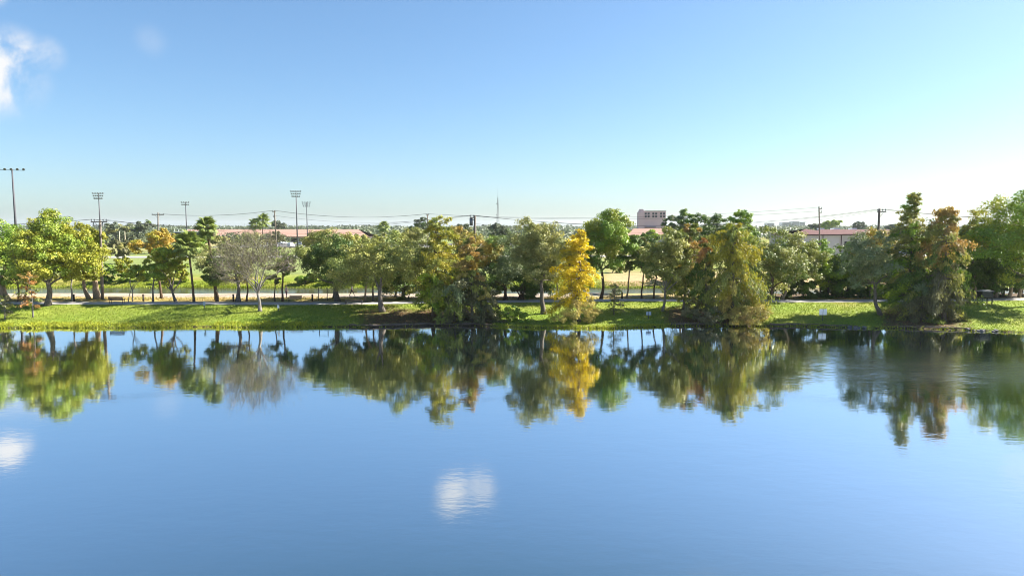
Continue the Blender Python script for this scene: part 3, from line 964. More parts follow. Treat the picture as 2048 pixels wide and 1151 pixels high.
# kind, base px, crown extent px, label, name, group, options
TREES = [
 ('broad', (8, 600), (-75, 72, 432, 578), 'thick pinkish flared trunk tree at the far-left edge of the photo', 'fig_tree', G_PATH, dict(bark='bark_tan', trunk_r=0.55, pal='green', pal2='sunny', nleaf=15000, nclump=60, flare=1.6)),
 ('broad', (31, 604), (2, 66, 505, 572), 'slim dark-stemmed tree between the thick fig and the big forked tree', 'slender_tree', G_PATH, dict(trunk_r=0.11, pal='green', nleaf=3500, nclump=22, bark='bark_brown')),
 ('broad', (47, 599), (22, 92, 500, 572), 'crooked small tree leaning behind the orange sapling', 'crooked_tree', G_PATH, dict(trunk_r=0.15, pal='sunny', nleaf=3500, nclump=22)),
 ('broad', (95, 611), (18, 186, 418, 568), 'largest yellow-green tree with dark forked trunk beside the left path', 'shade_tree', G_PATH, dict(trunk_r=0.36, pal='sunny', pal2='green', pal2_w=0.4, nleaf=26000, nclump=95, fork=0.15, lob=0.3, clump=0.24)),
 ('broad', (140, 604), (105, 178, 480, 562), 'thin pale-stemmed tree next to the first bollard from the left', 'slender_tree', G_PATH, dict(trunk_r=0.12, pal='sunny', pal2='green', nleaf=4500, nclump=26, bark='bark_pale')),
 ('broad', (178, 597), (118, 192, 446, 560), 'tree with leaning patchy pale trunk left of the utility pole', 'shade_tree', G_PATH, dict(trunk_r=0.26, pal='sunny', pal2='green', nleaf=10000, nclump=45, bark='bark_tan')),
 ('broad', (195, 597), (150, 219, 452, 562), 'tree with stout brown trunk right against the utility pole', 'shade_tree', G_PATH, dict(trunk_r=0.42, pal='sunny', pal2='lime', nleaf=9000, nclump=40, bark='bark_tan')),
 ('broad', (259, 603), (230, 288, 514, 562), 'small twin-stemmed tree right of the dark bench', 'small_tree', G_PATH, dict(trunk_r=0.09, stems=2, pal='sunny', pal2='green', nleaf=3600, nclump=22, bark='bark_pale')),
 ('broad', (306, 603), (282, 334, 498, 562), 'small tree with leaning thin trunk near the second bollard', 'small_tree', G_PATH, dict(trunk_r=0.13, pal='green', pal2='sunny', nleaf=4000, nclump=24)),
 ('broad', (349, 604), (308, 372, 494, 570), 'small tree whose trunk splits low into several upright stems', 'small_tree', G_PATH, dict(trunk_r=0.19, pal='sunny', pal2='green', nleaf=5500, nclump=30, fork=-0.3)),
 ('broad', (322, 0), (268, 352, 456, 518), 'yellow-orange thinning crown rising behind the small trees left of the palms', 'autumn_tree', G_PATH, dict(Y=98.0, trunk_r=0.18, pal='autumn', pal2='sunny', nleaf=5500, nclump=34, leaf=0.24, bark='bark_brown')),
 ('broad', (428, 605), (392, 452, 512, 572), 'dark-leaved tree with rough trunk at the foot of the leaning palms', 'small_tree', G_PATH, dict(trunk_r=0.2, pal='dark', pal2='green', nleaf=5000, nclump=28, bark='bark_brown')),
 ('broad', (470, 605), (398, 548, 462, 572), 'olive-brown thin-leaved tree with flared dark trunk behind the bare tree', 'oak_tree', G_PATH, dict(trunk_r=0.27, pal='greyolive', pal2='greybrown', nleaf=9500, nclump=64, leaf=0.2, clump=0.24, flare=1.8)),
 ('broad', (493, 602), (468, 524, 505, 566), 'straight brown trunk with little crown left of the bare tree', 'slender_tree', G_PATH, dict(trunk_r=0.13, pal='olive', nleaf=2500, nclump=20, bark='bark_brown', leaf=0.2)),
 ('bare', (520, 622), (424, 584, 466, 572), 'nearly leafless grey tree with pale trunk on the grass bank', 'bare_tree', None, dict(bark='bark_pale', trunk_r=0.22, fork_z=2.3, nleaf=3600, ntw=1500, leaf=0.17)),
 ('broad', (550, 602), (533, 576, 522, 568), 'thin dark post-like tree right of the bare tree', 'slender_tree', G_PATH, dict(trunk_r=0.1, pal='dark', pal2='olive', nleaf=1800, nclump=14, bark='bark_brown')),
 ('broad', (565, 602), (545, 594, 490, 552), 'straight dark-trunked tree beside the standing person', 'slender_tree', G_PATH, dict(trunk_r=0.15, pal='green', pal2='sunny', nleaf=3000, nclump=20, bark='bark_brown')),
 ('broad', (675, 602), (596, 742, 468, 580), 'dark green oak with smooth grey trunk right of the two joined posts', 'oak_tree', G_PATH, dict(trunk_r=0.34, pal='dark', pal2='oakmix', nleaf=15000, nclump=64, pal2_w=0.4)),
 ('broad', (668, 0), (606, 722, 456, 525), 'olive-brown crown showing above the dark oak by the joined posts', 'oak_tree', G_PATH, dict(Y=98.5, trunk_r=0.24, pal='olive', pal2='dark', nleaf=8000, nclump=42, leaf=0.23)),
 ('broad', (765, 622), (655, 856, 460, 588), 'broadest olive-topped oak with dark trunk standing on the grass bank', 'oak_tree', G_PATH, dict(trunk_r=0.33, pal='oakmix', pal2='olive', nleaf=24000, nclump=100, leaf=0.24, clump=0.23, pal2_w=0.35)),
 ('broad', (731, 602), (700, 772, 500, 572), 'straight brown-trunked tree first left of the broad oak trunk', 'slender_tree', G_PATH, dict(trunk_r=0.15, pal='dark', nleaf=4000, nclump=24, bark='bark_tan')),
 ('broad', (747, 602), (722, 800, 464, 555), 'thin-trunked tree directly behind the broad oak trunk', 'slender_tree', G_PATH, dict(trunk_r=0.14, pal='olive', pal2='greyolive', nleaf=6000, nclump=34)),
 ('broad', (805, 0), (748, 862, 453, 548), 'grey-olive crown between the broad oak and the gold cypress', 'oak_tree', G_PATH, dict(Y=97.5, trunk_r=0.22, pal='greyolive', pal2='olive', nleaf=10000, nclump=50, leaf=0.22)),
 ('cypress', (866, 633), (815, 930, 436, 612), 'tall gold-green cypress at the water right of the broad oak', 'cypress_tree', G_CYP, dict(trunk_r=0.17, pals=('green', 'goldgreen', 'goldgreen'), nbr=120, nleaf=19000, droop=0.45, prof=0.35, bark='bark_brown', splits=(0.3, 0.8))),
 ('broad', (885, 637), (832, 908, 540, 616), 'bright lime-green young tree at the foot of the tall gold-green cypress', 'young_tree', None, dict(trunk_r=0.07, pal='lime', pal2='sunny', nleaf=3800, nclump=26, leaf=0.24, flat=0.9)),
 ('cypress', (944, 642), (904, 980, 473, 600), 'orange-tan cypress at the water right of the tall gold-green one', 'cypress_tree', G_CYP, dict(trunk_r=0.14, pals=('greybrown', 'autumn', 'orange'), nbr=90, nleaf=11000, droop=0.4, prof=0.4, bark='bark_grey', splits=(0.3, 0.62))),
 ('cypress', (908, 642), (870, 972, 535, 640), 'low greyish scrubby cypress on bare soil under the orange-tan cypress', 'cypress_tree', G_CYP, dict(trunk_r=0.09, pals=('greybrown', 'silver', 'tangreen'), nbr=60, nleaf=6500, droop=0.6, prof=0.5)),
 ('cypress', (972, 643), (940, 1000, 570, 642), 'low brown bushy cypress overhanging the dark water edge', 'cypress_tree', G_CYP, dict(trunk_r=0.07, pals=('greybrown', 'greybrown', 'tangreen'), nbr=50, nleaf=4500, droop=0.6, prof=0.45)),
 ('broad', (955, 0), (893, 1012, 452, 540), 'yellow-olive crown behind the orange-tan cypress below the thick pole', 'autumn_tree', G_PATH, dict(Y=98.5, trunk_r=0.2, pal='autumn', pal2='olive', nleaf=9000, nclump=48, leaf=0.23, pal2_w=0.5)),
 ('broad', (1012, 602), (952, 1062, 468, 580), 'silvery grey-green tree with dark stems left of the grey-olive oak', 'silver_tree', G_PATH, dict(trunk_r=0.15, stems=4, pal='silver', pal2='green', nleaf=9500, nclump=52, leaf=0.22, bark='bark_brown')),
 ('broad', (1046, 602), (1005, 1085, 520, 598), 'dark many-stemmed shrub tree just behind the path left of the grey-olive oak', 'shrub_tree', G_PATH, dict(trunk_r=0.12, stems=5, pal='dark', nleaf=4200, nclump=28, flat=0.8, bark='bark_brown')),
 ('broad', (1087, 627), (1010, 1146, 432, 575), 'tall round grey-olive oak with grey trunk on the bank mid-photo', 'oak_tree', G_PATH, dict(trunk_r=0.29, pal='greyolive', pal2='olive', nleaf=19000, nclump=85, leaf=0.22, clump=0.24)),
 ('broad', (1116, 602), (1088, 1150, 485, 565), 'slim tree between the grey-olive oak and the bright yellow cypress', 'slender_tree', G_PATH, dict(trunk_r=0.13, pal='olive', pal2='dark', nleaf=4500, nclump=26)),
 ('cypress', (1158, 642), (1114, 1210, 458, 610), 'bright yellow cypress, the most vivid tree on the shore', 'cypress_tree', G_CYP, dict(trunk_r=0.15, pals=('tangreen', 'yellow', 'yellow'), nbr=105, nleaf=14000, droop=0.35, prof=0.4, bulge=0.5, mixp='goldgreen', mixw=0.18, bark='bark_grey', splits=(0.12, 0.5))),
 ('broad', (1206, 601), (1143, 1268, 417, 545), 'tall tree with sunlit right side and dark straight trunk behind the yellow cypress', 'shade_tree', G_PATH, dict(trunk_r=0.22, pal='green', pal2='sunny', nleaf=17000, nclump=72, pal2_w=0.45, bark='bark_brown')),
 ('broad', (1259, 601), (1232, 1292, 470, 545), 'slim trunk tree just right of the bollard by the canal view', 'slender_tree', G_PATH, dict(trunk_r=0.13, pal='dark', pal2='olive', nleaf=3200, nclump=22, bark='bark_tan')),
 ('broad', (1288, 600), (1260, 1322, 466, 548), 'middle one of three slim trunks in front of the canal', 'slender_tree', G_PATH, dict(trunk_r=0.13, pal='dark', pal2='olive', nleaf=4000, nclump=24, bark='bark_brown')),
 ('broad', (1312, 600), (1290, 1352, 470, 552), 'slim dark trunk next to the forked pale tree by the canal', 'slender_tree', G_PATH, dict(trunk_r=0.13, pal='dark', nleaf=3600, nclump=22, bark='bark_brown')),
 ('broad', (1325, 622), (1278, 1392, 452, 562), 'pale-trunked tree forking in a clear V on the grass bank', 'oak_tree', G_PATH, dict(trunk_r=0.17, pal='oakmix', pal2='olive', nleaf=12000, nclump=58, fork=-0.35, bark='bark_pale')),
 ('cypress', (1367, 620), (1334, 1426, 447, 600), 'orange-topped cypress left of the big weeping cypress', 'cypress_tree', G_CYP, dict(trunk_r=0.14, pals=('oakmix', 'tangreen', 'orange'), nbr=95, nleaf=13000, droop=0.55, prof=0.5, splits=(0.4, 0.68))),
 ('cypress', (1466, 642), (1402, 1527, 445, 632), 'big weeping yellow-olive cypress with drooping tiers reaching the water', 'cypress_tree', G_CYP, dict(trunk_r=0.2, pals=('tangreen', 'goldgreen', 'goldgreen'), nbr=130, nleaf=23000, droop=1.0, prof=0.3, mixw=0.4, splits=(0.35, 0.7), leafL=0.36)),
 ('cypress', (1412, 632), (1382, 1440, 470, 610), 'narrow rust-tinged cypress leaning on the left of the big weeping one', 'cypress_tree', G_CYP, dict(trunk_r=0.12, pals=('greybrown', 'dark', 'rust'), nbr=70, nleaf=6500, droop=0.7, prof=0.5)),
 ('broad', (1355, 0), (1326, 1388, 419, 480), 'bluish-green domed tree behind the orange-topped cypress', 'distant_tree', G_PATH, dict(Y=108.0, trunk_r=0.2, pal='silver', pal2='green', nleaf=4500, nclump=28)),
 ('broad', (1425, 0), (1378, 1470, 426, 520), 'dark green crown behind the gap left of the weeping cypress top', 'shade_tree', G_PATH, dict(Y=103.0, trunk_r=0.22, pal='dark', pal2='green', nleaf=8000, nclump=42)),
 ('broad', (1478, 0), (1438, 1514, 420, 500), 'bright green leafy crown just above the weeping cypress', 'shade_tree', G_PATH, dict(Y=101.0, trunk_r=0.2, pal='green', pal2='lime', nleaf=6500, nclump=36)),
 ('broad', (1527, 622), (1494, 1612, 450, 588), 'dark oak with leaning black trunk right of the weeping cypress', 'oak_tree', G_PATH, dict(trunk_r=0.23, pal='oakmix', pal2='dark', nleaf=11000, nclump=58, leaf=0.24, bark='bark_brown')),
 ('broad', (1572, 601), (1552, 1648, 462, 575), 'olive oak on a straight pale tan trunk behind the path', 'oak_tree', G_PATH, dict(trunk_r=0.2, pal='oakmix', pal2='olive', nleaf=11000, nclump=54, leaf=0.24, bark='bark_tan')),
 ('broad', (1655, 0), (1608, 1702, 478, 590), 'light green tree below the red roof left of the tall slim pole', 'shade_tree', G_PATH, dict(Y=99.5, trunk_r=0.18, pal='green', pal2='lime', nleaf=9000, nclump=46)),
 ('broad', (1690, 0), (1655, 1745, 486, 592), 'dark leafy tree right of the tall slim pole', 'shade_tree', G_PATH, dict(Y=100.5, trunk_r=0.18, pal='dark', pal2='green', nleaf=8000, nclump=42)),
 ('broad', (1742, 0), (1700, 1796, 455, 540), 'yellow-olive crown behind the silver-leaved tree near the crossarm pole', 'autumn_tree', G_PATH, dict(Y=99.0, trunk_r=0.18, pal='autumn', pal2='olive', nleaf=7500, nclump=40, leaf=0.23, pal2_w=0.5)),
 ('broad', (1761, 629), (1686, 1806, 460, 578), 'silver-leaved tree with smooth blue-grey trunk on the sunny lawn', 'silver_tree', G_PATH, dict(trunk_r=0.24, pal='silver', pal2='greyolive', nleaf=9000, nclump=60, leaf=0.22)),
 ('cypress', (1817, 631), (1776, 1872, 383, 600), 'tallest pointed brown-green cypress near the right shore', 'cypress_tree', G_CYP, dict(trunk_r=0.18, pals=('dark', 'olive', 'olive'), mixp='green', nbr=230, nleaf=24000, droop=0.35, prof=0.55, bulge=0.25, splits=(0.45, 0.8), leafL=0.26, leafW=0.12)),
 ('cypress', (1888, 641), (1836, 1940, 412, 625), 'orange-brown weeping cypress with grey hanging lower boughs near the right edge', 'cypress_tree', G_CYP, dict(trunk_r=0.2, pals=('greybrown', 'dark', 'orange'), mixp='olive', mixw=0.25, nbr=150, nleaf=21000, droop=0.8, prof=0.3, splits=(0.35, 0.58), leafL=0.36)),
 ('cypress', (1842, 641), (1800, 1900, 560, 642), 'low grey shrubby cypress hanging over the water near the right', 'cypress_tree', G_CYP, dict(trunk_r=0.08, pals=('greybrown', 'greybrown', 'silver'), nbr=60, nleaf=6500, droop=0.9, prof=0.4)),
 ('broad', (1946, 0), (1898, 1992, 416, 525), 'golden-olive leafy crown between the orange weeping cypress and the right-edge tree', 'shade_tree', G_PATH, dict(Y=97.0, trunk_r=0.22, pal='goldgreen', pal2='green', nleaf=9500, nclump=48)),
 ('broad', (2075, 612), (1950, 2160, 366, 575), 'large bright green tree cut off by the right edge of the photo', 'shade_tree', G_PATH, dict(trunk_r=0.36, pal='green', pal2='sunny', nleaf=24000, nclump=95, pal2_w=0.4, clump=0.24)),
 ('broad', (1951, 596), (1912, 1985, 490, 572), 'dark tree on the first thick tan trunk left of the picnic frame', 'thick_trunk_tree', G_PATH, dict(trunk_r=0.22, pal='dark', nleaf=5000, nclump=28, bark='bark_tan', flare=1.1)),
 ('broad', (1992, 595), (1958, 2030, 485, 568), 'dark tree on a thick tan trunk just right of the picnic frame', 'thick_trunk_tree', G_PATH, dict(trunk_r=0.25, pal='dark', nleaf=5000, nclump=28, bark='bark_tan', flare=1.1)),
 ('broad', (2028, 597), (1995, 2065, 488, 570), 'dark tree on the nearer of two close thick tan trunks at right', 'thick_trunk_tree', G_PATH, dict(trunk_r=0.27, pal='dark', pal2='olive', nleaf=5000, nclump=28, bark='bark_tan', flare=1.1)),
 ('broad', (2038, 595), (2010, 2085, 480, 560), 'dark tree on the farther of two close thick tan trunks at right', 'thick_trunk_tree', G_PATH, dict(trunk_r=0.24, pal='dark', nleaf=5000, nclump=28, bark='bark_tan', flare=1.1)),
 ('broad', (1872, 0), (1832, 1945, 436, 592), 'dark leafy tree filling the gap behind the orange-brown weeping cypress', 'shade_tree', G_PATH, dict(Y=98.5, trunk_r=0.2, pal='dark', pal2='green', nleaf=8000, nclump=44)),
 ('broad', (1985, 0), (1935, 2050, 442, 592), 'deep green tree filling the gap behind the picnic stand', 'shade_tree', G_PATH, dict(Y=99.5, trunk_r=0.2, pal='dark', pal2='green', nleaf=8000, nclump=44)),
 ('broad', (1800, 0), (1768, 1850, 470, 592), 'dark green tree behind the tallest pointed cypress', 'shade_tree', G_PATH, dict(Y=98.5, trunk_r=0.18, pal='dark', pal2='olive', nleaf=7000, nclump=40)),
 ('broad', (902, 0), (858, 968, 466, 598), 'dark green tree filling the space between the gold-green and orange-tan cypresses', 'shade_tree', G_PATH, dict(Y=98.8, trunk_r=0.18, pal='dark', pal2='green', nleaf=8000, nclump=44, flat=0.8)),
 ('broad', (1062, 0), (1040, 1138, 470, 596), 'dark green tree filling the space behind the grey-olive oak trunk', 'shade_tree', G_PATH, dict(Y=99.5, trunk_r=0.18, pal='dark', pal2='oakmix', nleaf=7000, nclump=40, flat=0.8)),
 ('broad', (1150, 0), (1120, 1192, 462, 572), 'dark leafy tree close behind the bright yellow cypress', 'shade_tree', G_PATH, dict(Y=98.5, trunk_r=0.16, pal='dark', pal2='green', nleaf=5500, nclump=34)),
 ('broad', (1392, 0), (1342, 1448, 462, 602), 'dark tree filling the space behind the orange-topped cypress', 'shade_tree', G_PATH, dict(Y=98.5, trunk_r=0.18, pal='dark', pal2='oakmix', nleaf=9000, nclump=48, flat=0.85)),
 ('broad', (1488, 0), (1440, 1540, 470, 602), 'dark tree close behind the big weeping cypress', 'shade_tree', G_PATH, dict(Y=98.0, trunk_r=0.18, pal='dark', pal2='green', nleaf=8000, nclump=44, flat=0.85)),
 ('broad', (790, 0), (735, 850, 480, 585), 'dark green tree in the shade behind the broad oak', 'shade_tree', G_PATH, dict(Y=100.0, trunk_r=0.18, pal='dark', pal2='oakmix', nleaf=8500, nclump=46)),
 # saplings
 ('cypress', (66, 634), (38, 86, 544, 612), 'small orange cypress sapling with white-painted stem on the left bank', 'cypress_sapling', G_SAP, dict(trunk_r=0.06, pals=('rust', 'rust', 'orange'), nbr=20, nleaf=900, droop=0.1, prof=0.3, bark='bark_pale')),
 ('cypress', (10, 638), (-12, 32, 590, 630), 'short bare grey sapling at the left edge of the bank', 'cypress_sapling', G_SAP, dict(trunk_r=0.05, pals=('greybrown', 'greybrown', 'greybrown'), nbr=24, nleaf=350, droop=0.2, prof=0.3, bark='bark_pale')),
 ('cypress', (1228, 629), (1208, 1246, 566, 622), 'thin leafless sapling right of the bright yellow cypress', 'cypress_sapling', G_SAP, dict(trunk_r=0.045, pals=('greybrown', 'greybrown', 'greybrown'), nbr=26, nleaf=260, droop=0.0, prof=0.5, bark='bark_grey')),
 # shrubs on the bank
 ('broad', (1029, 642), (1008, 1058, 610, 646), 'rounded bright green bush at the water left of the grey-olive oak', 'bush', None, dict(cat='bush', trunk_r=0.03, stems=4, pal='green', pal2='lime', nleaf=3200, nclump=22, leaf=0.2, flat=0.9)),
 ('broad', (1152, 646), (1106, 1202, 588, 648), 'yellow-green bushy skirt of growth at the foot of the yellow cypress', 'bush', None, dict(cat='bush', trunk_r=0.03, stems=5, pal='tangreen', pal2='goldgreen', nleaf=5000, nclump=34, leaf=0.18, flat=0.9, asp=0.3)),
 ('broad', (1500, 648), (1446, 1538, 606, 651), 'dry tan shrub spilling over the shore under the weeping cypress', 'bush', None, dict(cat='bush', trunk_r=0.03, stems=5, pal='tangreen', pal2='orange', nleaf=5000, nclump=34, leaf=0.2, flat=0.9, asp=0.3)),
 ('broad', (1408, 646), (1366, 1446, 612, 650), 'dark twiggy shrub at the water left of the weeping cypress', 'bush', None, dict(cat='bush', trunk_r=0.04, stems=5, pal='greybrown', pal2='dark', nleaf=3200, nclump=28, leaf=0.2, flat=0.9, asp=0.4)),
 ('broad', (815, 600), (768, 862, 535, 603), 'dark undergrowth shrub behind the path right of the broad oak trunk', 'bush', None, dict(cat='bush', trunk_r=0.06, stems=5, pal='dark', pal2='olive', nleaf=4500, nclump=32, flat=0.85)),
]
for i, (kind, base, ext, label, name, group, kw) in enumerate(TREES):
    kw = dict(kw)
    tree_at(kind, base, ext, label, 100 + i * 7, name, group, **kw)

# thicket of dark shrubs behind the path on the right
rngT = np.random.default_rng(5)
THICKET = [(1548, 'right of the leaning black oak trunk'), (1578, 'directly behind the pale tan oak trunk'), (1608, 'between the pale tan trunk and the double-panel sign'),
           (1638, 'straight above the double-panel sign'), (1668, 'just right of the double-panel sign'), (1698, 'midway between the double-panel sign and the silver-leaved tree'),
           (1728, 'left of the blue-grey trunk'), (1758, 'directly behind the blue-grey trunk'), (1788, 'just right of the blue-grey trunk'), (1825, 'under the tallest pointed cypress'),
           (1858, 'between the tallest cypress and the orange-brown weeping one'), (1895, 'beyond the orange-brown weeping cypress'), (1930, 'left of the first thick tan trunk'),
           (1968, 'directly behind the picnic stand'), (2006, 'between the picnic stand and the two close tan trunks'), (2044, 'at the right edge by the two close tan trunks'),
           (985, 'right of the orange-tan cypress'), (1068, 'just left of the grey-olive oak trunk')]
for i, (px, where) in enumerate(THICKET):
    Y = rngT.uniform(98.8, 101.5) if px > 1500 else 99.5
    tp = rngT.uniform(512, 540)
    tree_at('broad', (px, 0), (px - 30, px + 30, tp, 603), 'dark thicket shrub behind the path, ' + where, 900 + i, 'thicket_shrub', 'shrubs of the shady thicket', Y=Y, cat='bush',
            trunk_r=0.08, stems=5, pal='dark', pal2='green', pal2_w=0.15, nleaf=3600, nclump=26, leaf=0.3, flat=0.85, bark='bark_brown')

# beyond the canal
FARB = [
 (212, 127, (196, 232, 520, 566), 'green', 'lime', 'rounded green bush across the canal behind the utility pole'),
 (243, 128, (222, 266, 524, 566), 'green', 'sunny', 'green bush across the canal left of the twin-stemmed tree'),
 (280, 129, (262, 300, 528, 566), 'dark', 'green', 'dark green bush across the canal right of the twin-stemmed tree'),
 (366, 128, (350, 380, 522, 562), 'lime', 'sunny', 'bright lime bush across the canal left of the palms'),
 (330, 130, (312, 350, 534, 566), 'olive', 'green', 'olive bush across the canal between the small trees'),
 (612, 127, (592, 636, 546, 566), 'green', 'dark', 'low dark green bush at the edge of the bright field'),
 (656, 127, (632, 690, 540, 568), 'dark', 'green', 'low dark bush across the canal left of the grey oak trunk'),
 (720, 128, (690, 752, 536, 566), 'olive', 'green', 'olive bush across the canal right of the grey oak trunk'),
 (1345, 128, (1322, 1372, 515, 566), 'green', 'olive', 'green bush across the canal right of the forked pale tree'),
 (1225, 150, (1212, 1244, 525, 548), 'green', 'olive', 'small green bush in the dry field beside the dark straight trunk'),
]
for i, (px, Y, ext, p1, p2, lab) in enumerate(FARB):
    tree_at('broad', (px, 0), ext, lab, 1300 + i, 'bush', None, Y=Y, cat='bush', trunk_r=0.05, stems=4, pal=p1, pal2=p2, nleaf=2200, nclump=22, leaf=0.34, flat=0.85)
FART = [
 (246, 190, (222, 275, 480, 515), 'greybrown', 'olive', 'thin brownish tree on the playing field near the goal posts'),
 (300, 260, (283, 328, 470, 502), 'olive', 'green', 'olive tree on the playing field right of the goal posts'),
 (360, 240, (338, 384, 484, 516), 'green', 'dark', 'dark tree behind the left palm trunk'),
 (398, 235, (384, 425, 470, 520), 'green', 'olive', 'leafy tree showing between the two leaning palms'),
 (440, 300, (425, 462, 472, 505), 'olive', 'green', 'olive tree right of the tall palm in front of the pink roof'),
 (545, 330, (530, 572, 462, 490), 'greybrown', 'olive', 'brownish tree in front of the pink roof beside the leaning pole'),
 (555, 620, (541, 570, 441, 460), 'haze', 'green', 'grey-green tree rising above the long pink roof'),
 (620, 340, (596, 650, 472, 494), 'olive', 'greybrown', 'olive tree in the car park under the floodlight poles'),
 (705, 330, (680, 735, 468, 490), 'olive', 'green', 'olive tree at the right end of the long pink roof'),
 (835, 210, (806, 862, 434, 478), 'haze', 'dark', 'bluish domed tree left of the tall gold-green cypress top'),
 (1000, 300, (978, 1020, 446, 480), 'haze', 'dark', 'grey-green tree at the foot of the radio mast'),
 (920, 260, (895, 945, 447, 480), 'haze', 'olive', 'hazy thin tree left of the thick pole'),
 (1240, 420, (1228, 1256, 436, 462), 'haze', 'dark', 'hazy tree left of the pink tower building'),
 (1302, 330, (1286, 1322, 459, 485), 'green', 'lime', 'green tree below the pink tower building'),
 (1268, 300, (1252, 1288, 470, 500), 'dark', 'green', 'dark tree below the salmon roof by the pink tower'),
 (1662, 700, (1645, 1680, 440, 460), 'lime', 'green', 'bright green tree behind the dark red roof'),
 (1632, 720, (1616, 1648, 446, 460), 'haze', 'dark', 'dark hazy tree behind the left of the red roof'),
 (1722, 700, (1706, 1738, 443, 462), 'haze', 'dark', 'round dark tree behind the right of the red roof'),
 (1782, 650, (1768, 1800, 446, 462), 'haze', 'dark', 'hazy tree right of the crossarm pole'),
 (232, 420, (212, 262, 444, 478), 'haze', 'olive', 'broad hazy tree left of the goal posts on the field'),
 (278, 430, (252, 308, 440, 480), 'haze', 'green', 'large hazy tree right of the goal posts on the field'),
]
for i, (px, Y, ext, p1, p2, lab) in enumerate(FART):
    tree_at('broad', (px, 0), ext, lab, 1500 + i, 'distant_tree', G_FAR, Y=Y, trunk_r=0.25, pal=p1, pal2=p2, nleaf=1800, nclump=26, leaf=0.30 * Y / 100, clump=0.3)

# palms
def palm_px(base_px, top_px, seed, label, Y=None, **kw):
    b0 = ground(*base_px) if Y is None else stand(base_px[0], Y)
    t = at(top_px[0], top_px[1], b0.y)
    return palm(b0, t, seed, label, 'palms', **kw)


palm_px((388, 604), (376, 492), 1, 'shorter cabbage palm with curved slim trunk leaning left', trunk_r=0.15, scale=1.25)
palm_px((431, 0), (413, 456), 2, 'taller cabbage palm rising above the pink roof line', Y=96.0, trunk_r=0.19, scale=1.05)
palm_px((527, 0), (526, 442), 3, 'tall thin distant palm above the pink roof, right one of a pair', Y=300, trunk_r=0.2, scale=2.1, skirt=False, nfrond=26)
palm_px((511, 0), (511, 449), 4, 'shorter distant palm above the pink roof, left one of a pair', Y=310, trunk_r=0.2, scale=2.1, skirt=False, nfrond=26)
palm_px((767, 0), (767, 454), 5, 'small distant palm peeking over the broad oak', Y=300, trunk_r=0.2, scale=1.8, skirt=False, nfrond=24)

# ------------------------------------------------------------------ grass and weeds
def blades(name, pts, h, w, cols, rng, lean=0.35, label=None, cat=None):
    n = len(pts)
    a = rng.uniform(0, 6.283, n)
    side = np.stack([np.cos(a), np.sin(a), 0 * a], 1)
    ln = rng.normal(0, lean, (n, 2)) * h[:, None]
    tip = pts + np.stack([ln[:, 0], ln[:, 1], h], 1)
    mid = pts * 0.45 + tip * 0.55 + np.stack([0 * h, 0 * h, h * 0.12], 1)
    P = np.stack([pts - side * w[:, None] * 0.5, pts + side * w[:, None] * 0.5, mid + side * w[:, None] * 0.35, tip], 1)
    b = Buf(); b.quads4(P, cols)
    o = link(name, b.mesh(name), M['grass_blade'])
    return tag(o, label, cat, kind='stuff')


rg = np.random.default_rng(9)
# lawn
n = 70000
x = rg.uniform(-78, 78, n); s = shore_y(x); p = path_y(x) - 1.75
y = s + 0.1 + (p - s - 0.1) * rg.uniform(0, 1, n)
pxs = 1024 + x / y * F
u = (y - s) / (p - s)
soilm = (((pxs > 725) & (pxs < 985)) | ((pxs > 1340) & (pxs < 1520)) | ((pxs > 1775) & (pxs < 1930))) & (u < 0.6)
keep = (np.abs(pxs - 1024) < 1100) & (~soilm | (rg.uniform(size=n) < 0.08))
x, y, u = x[keep], y[keep], u[keep]
pts = np.stack([x, y, gz(x, y) - 0.01], 1)
nn = len(x)
lc = palette_cols(rg, [(0.195, 0.27, 0.03), (0.28, 0.315, 0.05), (0.13, 0.205, 0.02)], nn, 0.22)
blades('lawn_grass', pts, rg.uniform(0.06, 0.15, nn), rg.uniform(0.05, 0.12, nn), lc, rg, 0.5, 'short sunlit lawn grass covering the sloping lake bank', 'grass')
# taller fringe at the water, lush on the left
n = 26000
x = rg.uniform(-78, 78, n)
pxs = 1024 + x / 81 * F
lush = np.where(pxs < 640, 1.0, np.where((pxs > 990) & (pxs < 1330), 0.5, 0.22))
tuft = np.clip(0.6 + 0.8 * vnoise(x, 0 * x, 1.7, 91), 0.1, 1.3)
off = rg.uniform(0, 1, n) ** 1.6 * np.where(lush > 0.9, 1.9, 0.8) - 0.22
keep = (np.abs(pxs - 1024) < 1100) & (rg.uniform(size=n) < np.clip(lush * (0.4 + tuft), 0, 1)) & ~((pxs > 720) & (pxs < 980) & (rg.uniform(size=n) < 0.75))
x, off, lush, tuft = x[keep], off[keep], lush[keep], tuft[keep]
y = shore_y(x) + off
pts = np.stack([x, y, np.maximum(gz(x, y), -0.02) - 0.02], 1)
nn = len(x)
fc = palette_cols(rg, [(0.31, 0.33, 0.03), (0.22, 0.28, 0.025), (0.38, 0.37, 0.055)], nn, 0.25)
blades('shore_grass', pts, (0.12 + 0.26 * lush * tuft) * rg.uniform(0.6, 1.3, nn), rg.uniform(0.05, 0.11, nn), fc, rg, 0.6, 'tall yellow-green grass fringe leaning over the lake edge', 'grass')
